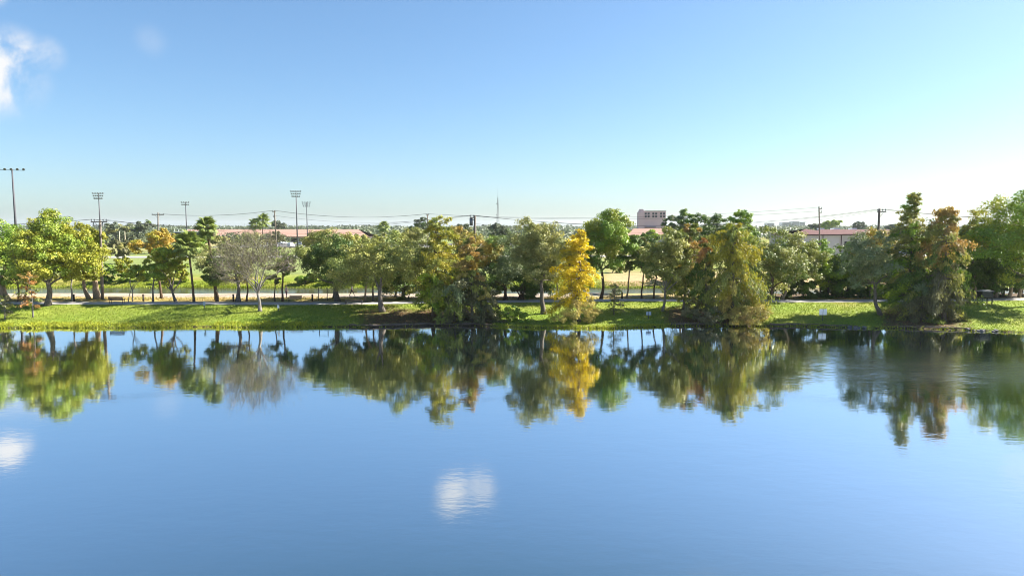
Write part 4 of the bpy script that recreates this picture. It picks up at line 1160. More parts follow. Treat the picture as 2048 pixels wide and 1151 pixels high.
# floating weed skirt on the right part of the shore is low grass; weeds on the canal banks
n = 30000
x = rg.uniform(-100, 40, n)
y = 122.6 + rg.uniform(0, 1, n) ** 1.3 * 5.0
tuft = np.clip(0.6 + 0.9 * vnoise(x, y, 0.9, 93), 0.1, 1.4)
pts = np.stack([x, y, gz(x, y) - 0.03], 1)
wc = palette_cols(rg, [(0.28, 0.31, 0.03), (0.18, 0.24, 0.02), (0.10, 0.14, 0.015)], n, 0.3)
blades('bank_weeds', pts, (0.15 + 0.5 * tuft * (y < 124.5)) * rg.uniform(0.5, 1.2, n), rg.uniform(0.09, 0.2, n), wc, rg, 0.4, 'rough green weeds along the far bank of the canal', 'weeds')
n = 14000
x = rg.uniform(-95, 55, n); y = rg.uniform(95.2, 100.0, n)
ok_ = y > path_y(x) + 1.7
x, y = x[ok_], y[ok_]; n = len(x)
pts = np.stack([x, y, gz(x, y) - 0.02], 1)
wc = palette_cols(rg, [(0.34, 0.27, 0.10), (0.24, 0.23, 0.05), (0.40, 0.31, 0.14)], n, 0.25)
blades('dry_grass', pts, rg.uniform(0.06, 0.2, n), rg.uniform(0.06, 0.14, n), wc, rg, 0.5, 'dry straw-coloured grass between the path and the sand', 'grass')

# fallen leaves and roots on the bare shore soil
n = 9000
pxr = np.concatenate([rg.uniform(715, 985, n // 2), rg.uniform(1335, 1525, n // 4), rg.uniform(1770, 1935, n // 4)])
uu = rg.uniform(0.02, 0.7, len(pxr))
yy = 80 + uu * 11; x = (pxr - 1024) / F * yy
yy = shore_y(x) + uu * (path_y(x) - 2 - shore_y(x))
pts = np.stack([x, yy, gz(x, yy) + 0.03], 1)
b = Buf()
k = len(x)
leaf_quads(b, pts, rg.normal(size=(k, 3)), unit(rg.normal(0, 0.4, (k, 3)) + np.array([0, 0, 1.0])), rg.uniform(0.08, 0.22, k), rg.uniform(0.05, 0.12, k),
           palette_cols(rg, [(0.22, 0.11, 0.05), (0.14, 0.08, 0.045), (0.30, 0.19, 0.09)], k, 0.3))
tag(link('leaf_litter', b.mesh('leaf_litter'), M['grass_blade']), 'brown fallen leaf litter on the shore soil under the cypresses', 'leaf litter', kind='stuff')


# far-off wood along the horizon
def treeline(name, Y0, Y1, x0, x1, n, hmin, hmax, size, pal, seed, label, gap=None):
    r = np.random.default_rng(seed)
    b = Buf()
    x = r.uniform(x0, x1, n); y = r.uniform(Y0, Y1, n)
    hh = hmin + (hmax - hmin) * np.clip(0.5 + 0.75 * vnoise(x, y * 0.3, 9.0 / max(40, Y0 * 0.12), seed), 0, 1)
    z = 1.5 + hh * r.uniform(0, 1, n) ** 0.7
    pos = np.stack([x, y, z], 1)
    nr_ = unit(r.normal(size=(n, 3)) + np.array([0, -0.4, 0.6]))
    L = size * r.uniform(0.5, 1.4, n)
    leaf_quads(b, pos, r.normal(size=(n, 3)), nr_, L, L * 0.7, palette_cols(r, PAL[pal], n, 0.3))
    tag(link(name, b.mesh(name), M['leaf']), label, 'treeline', kind='stuff')


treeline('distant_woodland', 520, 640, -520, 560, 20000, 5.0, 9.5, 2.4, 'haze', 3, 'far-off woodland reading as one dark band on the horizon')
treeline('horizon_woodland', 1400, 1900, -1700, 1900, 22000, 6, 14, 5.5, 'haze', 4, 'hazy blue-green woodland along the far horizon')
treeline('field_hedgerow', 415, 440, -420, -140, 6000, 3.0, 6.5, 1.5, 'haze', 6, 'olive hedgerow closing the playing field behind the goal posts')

# ------------------------------------------------------------------ poles, lamps, wires
INS = None


def insulator_mesh():
    global INS
    if INS is None:
        b = Buf(); b.tube([(0, 0, 0), (0, 0, 0.12), (0, 0, 0.13), (0, 0, 0.24), (0, 0, 0.34)], [0.03, 0.03, 0.085, 0.085, 0.04], 6)
        INS = b.mesh('insulator')
    return INS


def utility_pole(loc, top, label, arms=(), r=0.17, group='utility poles', extra=None):
    """arms: (height below top, half length left, half length right, insulator offsets)"""
    t = thing('utility_pole', loc, label, 'utility pole', group)
    tip = Vector(top) - Vector(loc)
    b = Buf(); s = np.linspace(0, 1, 6)[:, None]
    pts = np.array(tip)[None] * s; pts[0, 2] -= 0.3
    b.tube(pts, np.linspace(r * 1.12, r * 0.8, 6), 8)
    link('pole', b.mesh('pole', True), M['wood_pole'], t)
    ends = []
    for dz, a0, a1, offs in arms:
        c = tip * (1 - dz / tip.z)
        b = Buf(); b.box(-a0, a1, -0.06, 0.06, -0.07, 0.07)
        if a0 + a1 > 1.0:
            b.tube([(a1 * 0.55, -0.085, 0), (0.02, -0.1, -0.7)], [0.03, 0.03], 4); b.tube([(-a0 * 0.55, -0.085, 0), (-0.02, -0.1, -0.7)], [0.03, 0.03], 4)
        arm = link('crossarm', b.mesh('crossarm'), M['wood_pole'], t, (c.x, c.y - r * 0.9 - 0.06, c.z))
        for o in offs:
            link('insulator', insulator_mesh(), M['lamp_head'], arm, (o, 0, 0.07))
            ends.append(Vector(loc) + c + Vector((o, -r - 0.06, 0.36)))
    if extra:
        extra(t, tip)
    t['tips'] = 0
    del t['tips']
    return t, ends


def wire(p, q, sag, label, r=0.016, group='overhead wires'):
    s = np.linspace(0, 1, 22)
    pts = np.array(p)[None] * (1 - s[:, None]) + np.array(q)[None] * s[:, None]
    pts[:, 2] -= sag * 4 * s * (1 - s)
    b = Buf(); b.tube(pts, r, 4)
    tag(link('overhead_wire', b.mesh('overhead_wire'), M['wire']), label, 'wire', group)


def transformer(t, tip):
    b = Buf(); b.tube([(0, 0, -0.55), (0, 0, -0.5), (0, 0, 0.45), (0, 0, 0.52)], [0.16, 0.24, 0.24, 0.12], 8)
    link('transformer', b.mesh('transformer', True), M['lamp_head'], t, (tip.x - 0.55, tip.y - 0.1, tip.z - 0.9))
    b = Buf(); b.box(-0.45, 0, -0.04, 0.04, -0.05, 0.05)
    link('bracket', b.mesh('bracket'), M['dark_metal'], t, (tip.x - 0.05, tip.y - 0.1, tip.z - 0.6))


l1 = ground(205, 598); u1, e1 = utility_pole(l1, at(200, 440, l1.y), 'wooden utility pole with double crossarms behind the far-left trees', [(0.25, 1.15, 1.15, (-1.05, -0.65, 0.6, 1.05)), (0.75, 0.9, 0.6, (-0.8, 0.5))], r=0.2)
l5 = stand(948, 99.0); u5, e5 = utility_pole(l5, at(950, 431, 99.0), 'thick bare-topped utility pole with side brackets left of the radio mast', [(0.3, 0.75, 0.1, (-0.65, -0.2))], r=0.2, extra=transformer)
l7 = stand(1752, 99.0); u7, e7 = utility_pole(l7, at(1759, 417, 99.0), 'crossarm utility pole in front of the dark red roof', [(0.45, 0.42, 0.85, (-0.35, 0.35, 0.75))], r=0.2)
Yf = 180.0
l2 = stand(318, Yf); u2, e2 = utility_pole(l2, at(316, 425, Yf), 'utility pole with wide crossarm left of the palms', [(0.6, 1.5, 1.7, (-1.4, 0.5, 1.6))], r=0.19)
l3 = stand(556, Yf); u3, e3 = utility_pole(l3, at(549, 421, Yf), 'leaning utility pole in front of the long pink roof', [(0.3, 0.5, 0.35, (-0.4, 0.25)), (1.6, 0.35, 0.1, (-0.3,))], r=0.2)
l4 = stand(855, Yf); u4, e4 = utility_pole(l4, at(855, 428, Yf), 'distant pole top showing over the gold-green cypress', [(0.3, 0.4, 0.4, (-0.3, 0.3))], r=0.17)
l6 = stand(1640, 150.0); u6, e6 = utility_pole(l6, at(1638, 413, 150.0), 'tall slim dark pole left of the crossarm pole', [(0.5, 0.12, 0.55, (0.45,)), (1.3, 0.12, 0.5, (0.4,))], r=0.17)
off = stand(2480, 99.0); t8 = at(2480, 425, 99.0)
offL = at(-560, 432, 99.0)
for i, (a, b_) in enumerate(zip(e1[:3], e5[:2] + [e5[0] + Vector((0, 0, -1.4))])):
    wire(a, b_, (1.5, 1.7, 1.6)[i], ('highest', 'middle', 'lowest')[i] + ' wire from the double-crossarm pole to the thick bare-topped pole')
for i in range(2):
    wire(e1[i], offL + Vector((i * 0.8, 0, -0.2 * i)), 1.2, ('outer', 'inner')[i] + ' wire leaving the double-crossarm pole at the left edge')
for i, (a, b_) in enumerate(zip(e5[:2] + [e5[1] + Vector((0, 0, -1.2))], e7)):
    wire(a, b_, (1.9, 2.0, 2.3)[i], ('highest', 'middle', 'lowest')[i] + ' wire from the thick bare-topped pole to the crossarm pole', r=(0.022, 0.016, 0.014)[i])
for i, a in enumerate(e7):
    wire(a, t8 + Vector((i * 0.5, 0, 0.1)), 1.4, ('left', 'middle', 'outer')[i] + ' wire running from the crossarm pole off the right edge')
for i in range(2):
    wire(e2[i], e3[i], 0.9, ('upper', 'lower')[i] + ' wire between the wide-crossarm pole and the leaning pole', r=0.02)
    wire(e3[i], e4[i], 1.3, ('upper', 'lower')[i] + ' wire between the leaning pole and the distant pole top', r=0.02)
    wire(e4[i], e6[i], 1.6, ('upper', 'lower')[i] + ' long wire from the distant pole top to the slim dark pole', r=0.02)
wire(e3[2] , e4[1] + Vector((0, 0, -1.6)), 1.2, 'lowest wire between the leaning pole and the distant pole top', r=0.02)

LAMP = None


def floodlight_pole(px, py, Y, rows, wid, label, lean=0.0, n=5, dirx=0.0):
    global LAMP
    if LAMP is None:
        b = Buf(); b.tube([(0, 0.16, 0.05), (0, 0.1, 0.0), (0, -0.22, -0.12)], [0.1, 0.24, 0.33], 8)
        LAMP = b.mesh('floodlight')
    loc = stand(px, Y); top = at(px, py, Y)
    t = thing('floodlight_pole', (top.x, loc.y, loc.z), label, 'floodlight pole', 'sports floodlight poles')
    h = top.z - loc.z
    b = Buf(); b.tube([(0, 0, -0.2), (0, 0, h * 0.5), (0, 0, h)], [0.36, 0.27, 0.17], 8)
    link('pole', b.mesh('pole', True), M['metal'], t)
    for r_ in range(rows):
        z = h - 0.3 - r_ * 1.1
        w = wid * (1 - 0.12 * r_)
        b = Buf(); b.box(-w, w, -0.25, -0.13, -0.06, 0.06)
        arm = link('lamp_bar', b.mesh('lamp_bar'), M['metal'], t, (0, 0, z), (0, 0, dirx))
        for k in range(n):
            x = -w + 2 * w * k / (n - 1)
            link('floodlight', LAMP, M['lamp_head'], arm, (x, -0.35, 0.3))
    return t


floodlight_pole(24, 338, 180, 1, 2.9, 'tallest floodlight pole with one row of lamps above the far-left tree', n=5, dirx=R(12))
floodlight_pole(197, 386, 300, 3, 2.2, 'floodlight pole with three lamp rows behind the double-crossarm utility pole', n=5)
floodlight_pole(371, 404, 330, 2, 1.7, 'floodlight pole with two lamp rows left of the tall palm', n=4)
floodlight_pole(592, 382, 300, 3, 2.1, 'tall floodlight pole with three lamp rows over the car park', n=5)
floodlight_pole(613, 404, 390, 3, 2.2, 'shorter floodlight pole just right of the car park one', n=4)

# lattice radio mast
Ym = 900.0
lm_ = stand(996, Ym); tm = at(996, 376, Ym)
t = thing('radio_mast', lm_, 'thin guyed lattice radio mast on the skyline mid-photo', 'mast')
hm = tm.z - lm_.z
for k in range(3):
    a = k * 2.094 + 0.5
    b = Buf(); b.tube([(2.4 * math.cos(a), 2.4 * math.sin(a), -0.3), (1.1 * math.cos(a), 1.1 * math.sin(a), hm * 0.55), (0.25 * math.cos(a), 0.25 * math.sin(a), hm * 0.8)], 0.17, 4)
    link('mast_leg', b.mesh('mast_leg'), M['metal'], t)
b = Buf()
nz = 26
for j in range(nz):
    z0_, z1_ = hm * 0.8 * j / nz, hm * 0.8 * (j + 1) / nz
    for k in range(3):
        def P(kk, z):
            rr = np.interp(z, [0, hm * 0.55, hm * 0.8], [2.4, 1.1, 0.25]); a = kk * 2.094 + 0.5
            return (rr * math.cos(a), rr * math.sin(a), z)
        b.tube([P(k, z0_), P(k + 1, z1_)], 0.07, 4)
link('lattice', b.mesh('lattice'), M['metal'], t)
b = Buf(); b.tube([(0, 0, hm * 0.79), (0, 0, hm)], [0.14, 0.05], 4)
link('antenna', b.mesh('antenna'), M['metal'], t)
for z in (0.42, 0.66):
    b = Buf(); b.tube([(-1.5, -0.3, hm * z - 0.7), (-1.5, -0.3, hm * z + 0.7)], [0.5, 0.5], 8)
    link('dish', b.mesh('dish'), M['lamp_head'], t)

# ------------------------------------------------------------------ path furniture
def clear_path(loc, side=1):
    """keep things off the paving: side +1 behind it, -1 in front"""
    py = float(path_y(loc.x))
    if abs(loc.y - py) < 1.75:
        loc.y = py + side * 1.8
    loc.z = float(gz(loc.x, loc.y))
    return loc


bol = None
for px, lab in ((148, 'dark bollard beside the thin pale-stemmed tree'), (287, 'dark bollard between the twin-stemmed tree and the leaning thin trunk'), (467, 'dark bollard by the flared trunk left of the bare tree'),
                (625, 'dark bollard right of the slatted wooden bench'), (1251, 'dark bollard in front of the canal by the three slim trunks')):
    loc = clear_path(ground(px, 602))
    t = thing('bollard', loc, lab, 'bollard', 'bollards along the path')
    if bol is None:
        b = Buf(); b.tube([(0, 0, -0.1), (0, 0, 0.78)], [0.13, 0.125], 8); m1 = b.mesh('post', True)
        b = Buf(); b.tube([(0, 0, 0.78), (0, 0, 0.8), (0, 0, 0.84), (0, 0, 0.95), (0, 0, 0.99)], [0.10, 0.10, 0.135, 0.13, 0.07], 8); m2 = b.mesh('cap', True)
        bol = (m1, m2)
    link('post', bol[0], M['bollard'], t); link('cap', bol[1], M['bollard'], t)


def bench(loc, rz, label, wood, width=1.9, back=True, arms=True):
    t = thing('park_bench', loc, label, 'bench', 'benches by the path', rz)
    for k in range(4):
        b = Buf(); b.box(-width / 2, width / 2, -0.05, 0.05, -0.018, 0.018)
        link('seat_slat', b.mesh('seat_slat'), M[wood], t, (0, -0.2 + k * 0.125, 0.45))
    if back:
        for k in range(3):
            b = Buf(); b.box(-width / 2, width / 2, -0.018, 0.018, -0.06, 0.06)
            link('back_slat', b.mesh('back_slat'), M[wood], t, (0, 0.29 + 0.035 * k, 0.58 + k * 0.14), (-0.22, 0, 0))
    for sx in (-1, 1):
        x = sx * (width / 2 - 0.08)
        b = Buf(); b.tube([(x, -0.24, -0.03), (x, -0.24, 0.43)], 0.035, 4); link('leg', b.mesh('leg'), M['dark_metal'], t)
        b = Buf(); b.tube([(x, 0.24, -0.03), (x, 0.24, 0.42)] + ([(x, 0.33, 0.60), (x, 0.41, 0.93)] if back else []), 0.035, 4); link('leg', b.mesh('leg'), M['dark_metal'], t)
        b = Buf(); b.box(x - 0.03, x + 0.03, -0.27, 0.26, 0.395, 0.43); link('seat_bracket', b.mesh('seat_bracket'), M['dark_metal'], t)
        if arms:
            b = Buf(); b.tube([(x, -0.24, 0.43), (x, -0.24, 0.66), (x, 0.32, 0.67)], 0.028, 4); link('armrest', b.mesh('armrest'), M['dark_metal'], t)
    return t


bench(clear_path(ground(590, 604)), 0.0, 'slatted wooden bench beside the standing person', 'bench_wood', 1.7)
lb = ground(225, 609); lb.y = float(path_y(lb.x)) - 0.4; lb.z = 1.655
bench(lb, R(180), 'dark bench standing on the paving near the utility pole', 'bench_dark', 1.95)
lb = ground(704, 610); lb.y = float(path_y(lb.x)) - 0.9; lb.z = 1.655
bench(lb, 0.0, 'long low dark backless bench left of the broad oak trunk', 'bench_dark', 2.3, back=False, arms=False)

# two posts joined by a bar
loc = clear_path(ground(646, 600)); loc.y = max(loc.y, float(path_y(loc.x)) + 2.6)
t = thing('bar_frame', loc, 'two slim posts joined by a thin top bar left of the grey oak trunk', 'frame')
for sx in (-1, 1):
    b = Buf(); b.tube([(sx * 0.62, 0, -0.1), (sx * 0.62, 0, 1.85)], 0.05, 6); link('post', b.mesh('post'), M['dark_metal'], t)
b = Buf(); b.tube([(-0.62, 0, 1.78), (0.62, 0, 1.82)], 0.025, 6); link('top_bar', b.mesh('top_bar'), M['metal'], t)

# small signs
def sign(px, py, w, h, post, label, panels=1, m='sign_blue'):
    loc = ground(px, py)
    if abs(loc.y - float(path_y(loc.x))) < 1.7: loc = clear_path(loc, -1)
    t = thing('small_sign', loc, label, 'sign', 'small signs on the bank')
    b = Buf(); b.box(-0.03, 0.03, -0.03, 0.03, -0.1, post); link('post', b.mesh('post'), M['metal'], t)
    for k in range(panels):
        x = 0 if panels == 1 else (-1 if k == 0 else 1) * (w / 2 + 0.035)
        b = Buf(); b.box(-w / 2, w / 2, -0.012, 0.012, -h, 0); link('panel', b.mesh('panel'), M[m], t, (x, -0.05, post))
    return t


sign(409, 616, 0.28, 0.5, 0.85, 'small pale blue sign on the bank below the leaning palms')
sign(557, 622, 0.26, 0.4, 0.8, 'small pale sign in the shade right of the bare tree trunk', m='white')
sign(1297, 638, 0.27, 0.42, 0.95, 'pale blue sign on a short post near the forked pale tree', panels=2)
sign(1645, 641, 0.42, 0.72, 1.45, 'white double-panel sign in the tree shadow on the right lawn', panels=2, m='white')

# tall four-legged frame with a pale top
loc = ground(1969, 608)
t = thing('picnic_frame', loc, 'tall dark four-legged stand with pale top on the right lawn', 'stand', rz=0.12)
for sx in (-1, 1):
    for sy in (-1, 1):
        b = Buf(); b.box(sx * 0.72 - 0.05, sx * 0.72 + 0.05, sy * 0.42 - 0.05, sy * 0.42 + 0.05, -0.1, 1.75); link('leg', b.mesh('leg'), M['dark_metal'], t)
for sy in (-1, 1):
    b = Buf(); b.box(-0.67, 0.67, sy * 0.42 - 0.03, sy * 0.42 + 0.03, 1.0, 1.7); link('side_panel', b.mesh('side_panel'), M['dark_metal'], t)
b = Buf(); b.box(-0.88, 0.88, -0.55, 0.55, 1.752, 1.83); link('top', b.mesh('top'), M['concrete'], t)
b = Buf(); b.box(-0.6, 0.6, -0.3, 0.3, 1.832, 1.93); link('cap', b.mesh('cap'), M['lilac_wall'], t)

# rocks and logs on the right-hand waterline
rr_ = np.random.default_rng(12)
rock_me = []
for k in range(4):
    bm = bmesh.new(); bmesh.ops.create_icosphere(bm, subdivisions=2, radius=1)
    for v in bm.verts:
        f = 1 + 0.28 * math.sin(v.co.x * 3 + k) * math.cos(v.co.y * 4 + 2 * k) + rr_.uniform(-0.08, 0.08)
        v.co = Vector((v.co.x * f * 1.3, v.co.y * f, v.co.z * f * 0.6))
    me = bpy.data.meshes.new('rock'); bm.to_mesh(me); bm.free(); me.materials.append(M['rock']); rock_me.append(me)
for k, px in enumerate([1936, 1944, 1950, 1957, 1963, 1968, 1975, 1930, 1720, 1712, 1728, 1738, 1703]):
    x = (px - 1024) / F * 79.5
    y = float(shore_y(x)) + rr_.uniform(-0.25, 0.25)
    o = link('shore_rock', rock_me[k % 4], None, None, (x, y, 0.06 + rr_.uniform(0, 0.08)), (0, 0, rr_.uniform(0, 6)))
    s_ = rr_.uniform(0.12, 0.26); o.scale = (s_, s_, s_)
    tag(o, 'grey rock in the clump at the waterline below the picnic stand' if px > 1900 else 'low grey rock on the waterline below the silver-leaved tree', 'rock', 'rocks below the picnic stand' if px > 1900 else 'rocks below the silver-leaved tree')
LOGS = [((700, 648), (760, 644)), ((742, 646), (812, 649)), ((790, 642), (850, 648)), ((830, 650), (902, 646)), ((880, 644), (948, 650)), ((925, 648), (985, 645)), ((1340, 646), (1400, 650)), ((1395, 649), (1440, 645)), ((1540, 649), (1640, 651)), ((1640, 652), (1715, 652)), ((1790, 650), (1850, 655)), ((1850, 656), (1925, 652))]
LG = ['left of the broad oak', 'below the broad oak', 'right of the broad oak trunk', 'below the tall gold-green cypress', 'below the orange-tan cypress', 'below the low brown cypress',
      'left of the weeping cypress', 'under the weeping cypress', 'left of the double-panel sign', 'right of the double-panel sign', 'below the tallest pointed cypress', 'below the orange-brown weeping cypress']
for k, (a, c) in enumerate(LOGS):
    A, C = ground(*a), ground(*c)
    A.y = float(shore_y(A.x)) + rr_.uniform(0.0, 0.4); C.y = float(shore_y(C.x)) + rr_.uniform(0.0, 0.4)
    s = np.linspace(0, 1, 9)[:, None]
    pts = np.array(A)[None] * (1 - s) + np.array(C)[None] * s
    pts[:, 1] = shore_y(pts[:, 0]) + np.linspace(0.05, 0.3, 9) + rr_.normal(0, 0.06, 9)
    pts[:, 2] = gz(pts[:, 0], pts[:, 1]) + 0.07 + rr_.normal(0, 0.03, 9)
    b = Buf(); b.tube(pts, np.linspace(0.1, 0.05, 9) * rr_.uniform(0.8, 1.3), 6)
    tag(link('driftwood_log', b.mesh('driftwood_log', True), M['driftwood']), 'weathered log at the waterline ' + LG[k], 'log', 'logs at the waterline')

# ------------------------------------------------------------------ people
def person(loc, rz, label, top_c, leg_c, hair_c, stride=0.2, arm=0.2):
    """one continuous skinned body, walking or standing; faces -Y before rotation"""
    J = {'pelvis': (0, 0, 0.93, .135, .10), 'belly': (0, 0, 1.08, .135, .10), 'chest': (0, 0.01, 1.28, .155, .11), 'neckb': (0, 0.01, 1.44, .075, .065), 'neck': (0, 0, 1.50, .052, .052), 'jaw': (0, -0.02, 1.57, .068, .08), 'head': (0, 0.0, 1.66, .080, .098), 'crown': (0, 0.01, 1.735, .05, .06)}
    E = [('pelvis', 'belly'), ('belly', 'chest'), ('chest', 'neckb'), ('neckb', 'neck'), ('neck', 'jaw'), ('jaw', 'head'), ('head', 'crown')]
    for sx, nm in ((-1, 'l'), (1, 'r')):
        st = stride * sx
        J['hip' + nm] = (sx * 0.095, 0, 0.86, .092, .092)
        J['knee' + nm] = (sx * 0.1, -st * 0.55 - 0.03, 0.50, .062, .062)
        J['ankle' + nm] = (sx * 0.1, -st + 0.06 * (1 if st < 0 else 0), 0.10, .042, .042)
        J['toe' + nm] = (sx * 0.12, -st - 0.15, 0.035, .04, .032)
        J['sh' + nm] = (sx * 0.185, 0.01, 1.38, .062, .062)
        J['el' + nm] = (sx * 0.235, 0.03 + st * 0.4 * arm / 0.2, 1.12, .046, .046)
        J['wr' + nm] = (sx * 0.23, -0.06 + st * 0.6 * arm / 0.2, 0.90, .032, .032)
        J['palm' + nm] = (sx * 0.225, -0.085 + st * 0.65 * arm / 0.2, 0.82, .036, .022)
        for f in range(4):
            J['f%d%s' % (f, nm)] = (sx * (0.205 + 0.012 * f), -0.11 + 0.015 * f + st * 0.65 * arm / 0.2, 0.735 + 0.008 * abs(f - 1.5), .010, .010)
            E.append(('palm' + nm, 'f%d%s' % (f, nm)))
        J['th' + nm] = (sx * 0.20, -0.125 + st * 0.65 * arm / 0.2, 0.79, .011, .011)
        E += [('palm' + nm, 'th' + nm), ('pelvis', 'hip' + nm), ('hip' + nm, 'knee' + nm), ('knee' + nm, 'ankle' + nm), ('ankle' + nm, 'toe' + nm), ('chest', 'sh' + nm), ('sh' + nm, 'el' + nm), ('el' + nm, 'wr' + nm), ('wr' + nm, 'palm' + nm)]
    keys = list(J)
    me = bpy.data.meshes.new('person_skeleton')
    me.from_pydata([J[k][:3] for k in keys], [(keys.index(a), keys.index(b_)) for a, b_ in E], [])
    o = bpy.data.objects.new('tmp_person', me); col.objects.link(o)
    sk = o.modifiers.new('s', 'SKIN'); sk.use_smooth_shade = True
    for i, k in enumerate(keys):
        sv = me.skin_vertices[0].data[i]; sv.radius = J[k][3:]; sv.use_root = (k == 'pelvis')
    su = o.modifiers.new('d', 'SUBSURF'); su.levels = 1; su.render_levels = 1
    dg = bpy.context.evaluated_depsgraph_get(); dg.update()
    bodym = bpy.data.meshes.new_from_object(o.evaluated_get(dg))
    bpy.data.objects.remove(o)
    bodym.materials.clear()
    for nm, c in (('skin', (0.33, 0.19, 0.13)), ('top_cloth', top_c), ('trouser_cloth', leg_c), ('shoe', (0.05, 0.05, 0.05))):
        bodym.materials.append(simple(nm, c, 0.8, var=0.12))
    for pol in bodym.polygons:
        c = pol.center
        if c.z > 1.475: mi = 0
        elif abs(c.x) > 0.17 and c.z < 1.2 and c.z > 0.6: mi = 0
        elif c.z > 0.96: mi = 1
        elif c.z > 0.09: mi = 2
        else: mi = 3
        pol.material_index = mi; pol.use_smooth = True
    t = thing('person', loc, label, 'person', None, rz)
    link('body', bodym, None, t)
    bm = bmesh.new(); bmesh.ops.create_uvsphere(bm, u_segments=14, v_segments=10, radius=0.115)
    for v in bm.verts:
        v.co = Vector((v.co.x * 0.92, v.co.y * 1.08 + 0.03, v.co.z * 1.15 + 1.685))
    bmesh.ops.delete(bm, geom=[f for f in bm.faces if f.calc_center_median().y < -0.045 and f.calc_center_median().z < 1.73], context='FACES')
    hm_ = bpy.data.meshes.new('hair'); bm.to_mesh(hm_); bm.free()
    link('hair', hm_, simple('hair', hair_c, 0.7), t)
    # face
    b = Buf()
    for sx in (-1, 1): b.box(sx * 0.032 - 0.011, sx * 0.032 + 0.011, -0.108, -0.092, 1.655, 1.668)
    link('eyes', b.mesh('eyes'), M['dark_glass'], t)
    b = Buf(); b.add([(-0.014, -0.095, 1.615), (0.014, -0.095, 1.615), (0, -0.128, 1.618), (0, -0.098, 1.66)], [(0, 1, 2, 2), (0, 2, 3, 3), (1, 3, 2, 2)])
    b2 = Buf(); b2.box(-0.012, 0.012, -0.125, -0.09, 1.615, 1.645); link('nose', b2.mesh('nose'), bodym.materials[0], t)
    b = Buf(); b.box(-0.024, 0.024, -0.104, -0.09, 1.583, 1.59); link('mouth', b.mesh('mouth'), M['bench_wood'], t)
    return t


person(clear_path(ground(573, 594.5)), R(150), 'person in pale grey top and maroon trousers standing by the bench', (0.42, 0.36, 0.42), (0.12, 0.05, 0.07), (0.03, 0.02, 0.015), 0.10)
person(ground(704, 592.0), R(75), 'person in dark clothes striding along the sand right of the grey oak trunk', (0.05, 0.05, 0.06), (0.02, 0.02, 0.022), (0.03, 0.02, 0.015), 0.34)

# ------------------------------------------------------------------ buildings
def hip_roof(name, x0, x1, y0, y1, z0, z1, material, parent, over=0.6, inset=None, fascia=True):
    x0 -= over; x1 += over; y0 -= over; y1 += over
    ins = inset if inset is not None else min(x1 - x0, y1 - y0) / 2 * 0.98
    ym = (y0 + y1) / 2
    b = Buf()
    v = [(x0, y0, z0), (x1, y0, z0), (x1, y1, z0), (x0, y1, z0), (x0 + ins, ym, z1), (x1 - ins, ym, z1)]
    b.add(v, [(0, 1, 5, 4), (2, 3, 4, 5), (1, 2, 5, 5), (3, 0, 4, 4), (3, 2, 1, 0)])
    r_ = link(name, b.mesh(name), material, parent)
    if fascia:
        b = Buf(); b.box(x0 + 0.1, x1 - 0.1, y0 + 0.1, y1 - 0.1, z0 - 0.45, z0 - 0.004)
        link('fascia', b.mesh('fascia'), M['fascia'], r_)
    return r_


# long salmon-roofed shopping building
Yb = 440.0
xl, xr = at(330, 465, Yb).x, at(735, 465, Yb).x
t = thing('long_building', (0, 0, 0), 'long low building with salmon pink tiled roof behind the car park', 'building')
zt, ze = at(500, 458.5, Yb + 12).z, at(500, 473, Yb).z
b = Buf(); b.box(xl, xr, Yb, Yb + 26, 1.2, ze); link('wall', b.mesh('wall'), M['lilac_wall'], t)
hip_roof('roof', xl, xr, Yb, Yb + 26, ze, zt, M['salmon_roof'], t, over=1.2, inset=10)
k = 0
x = xl + 3
while x < xr - 5:
    b = Buf(); b.box(0, 3.6, -0.12, -0.003, 0, 2.2); link('window', b.mesh('window'), M['dark_glass'], t, (x, Yb, 1.9)); x += 5.2
xc = at(690, 460, Yb).x
# pink tower building
Yp = 600.0
t = thing('pink_building', (0, 0, 0), 'pink building with rows of square windows and pointed corner turret', 'building')
x0, x1 = at(1277, 440, Yp).x, at(1332, 440, Yp).x
xm = at(1289, 440, Yp).x
zt = at(1300, 421, Yp).z
zl = at(1300, 424, Yp).z
b = Buf(); b.box(xm, x1, Yp + 1.2, Yp + 20, 1.2, zt - 0.6); link('wall', b.mesh('wall'), M['pink_wall'], t)
b = Buf(); b.box(xm + 0.05, x1 + 0.35, Yp + 0.8, Yp + 20.3, zt - 0.596, zt); link('parapet', b.mesh('parapet'), M['lilac_wall'], t)
b = Buf(); b.box(x0, xm - 0.01, Yp, Yp + 7, 1.2, zl)
tw = link('turret', b.mesh('turret'), M['pink_wall'], t)
zp = at(1283, 412, Yp).z
b = Buf(); cxm = at(1283.5, 420, Yp).x; hw = (xm - x0) * 0.46
b.add([(cxm - hw, Yp + 0.5, zl), (cxm + hw, Yp + 0.5, zl), (cxm + hw, Yp + 5, zl), (cxm - hw, Yp + 5, zl), (cxm - hw * 0.6, Yp + 0.9, (zl + zp) / 2), (cxm + hw * 0.6, Yp + 0.9, (zl + zp) / 2), (cxm + hw * 0.6, Yp + 4.6, (zl + zp) / 2), (cxm - hw * 0.6, Yp + 4.6, (zl + zp) / 2), (cxm, Yp + 2.7, zp)],
      [(0, 1, 5, 4), (1, 2, 6, 5), (2, 3, 7, 6), (3, 0, 4, 7), (4, 5, 8, 8), (5, 6, 8, 8), (6, 7, 8, 8), (7, 4, 8, 8)])
link('spire', b.mesh('spire'), M['pink_wall'], tw)
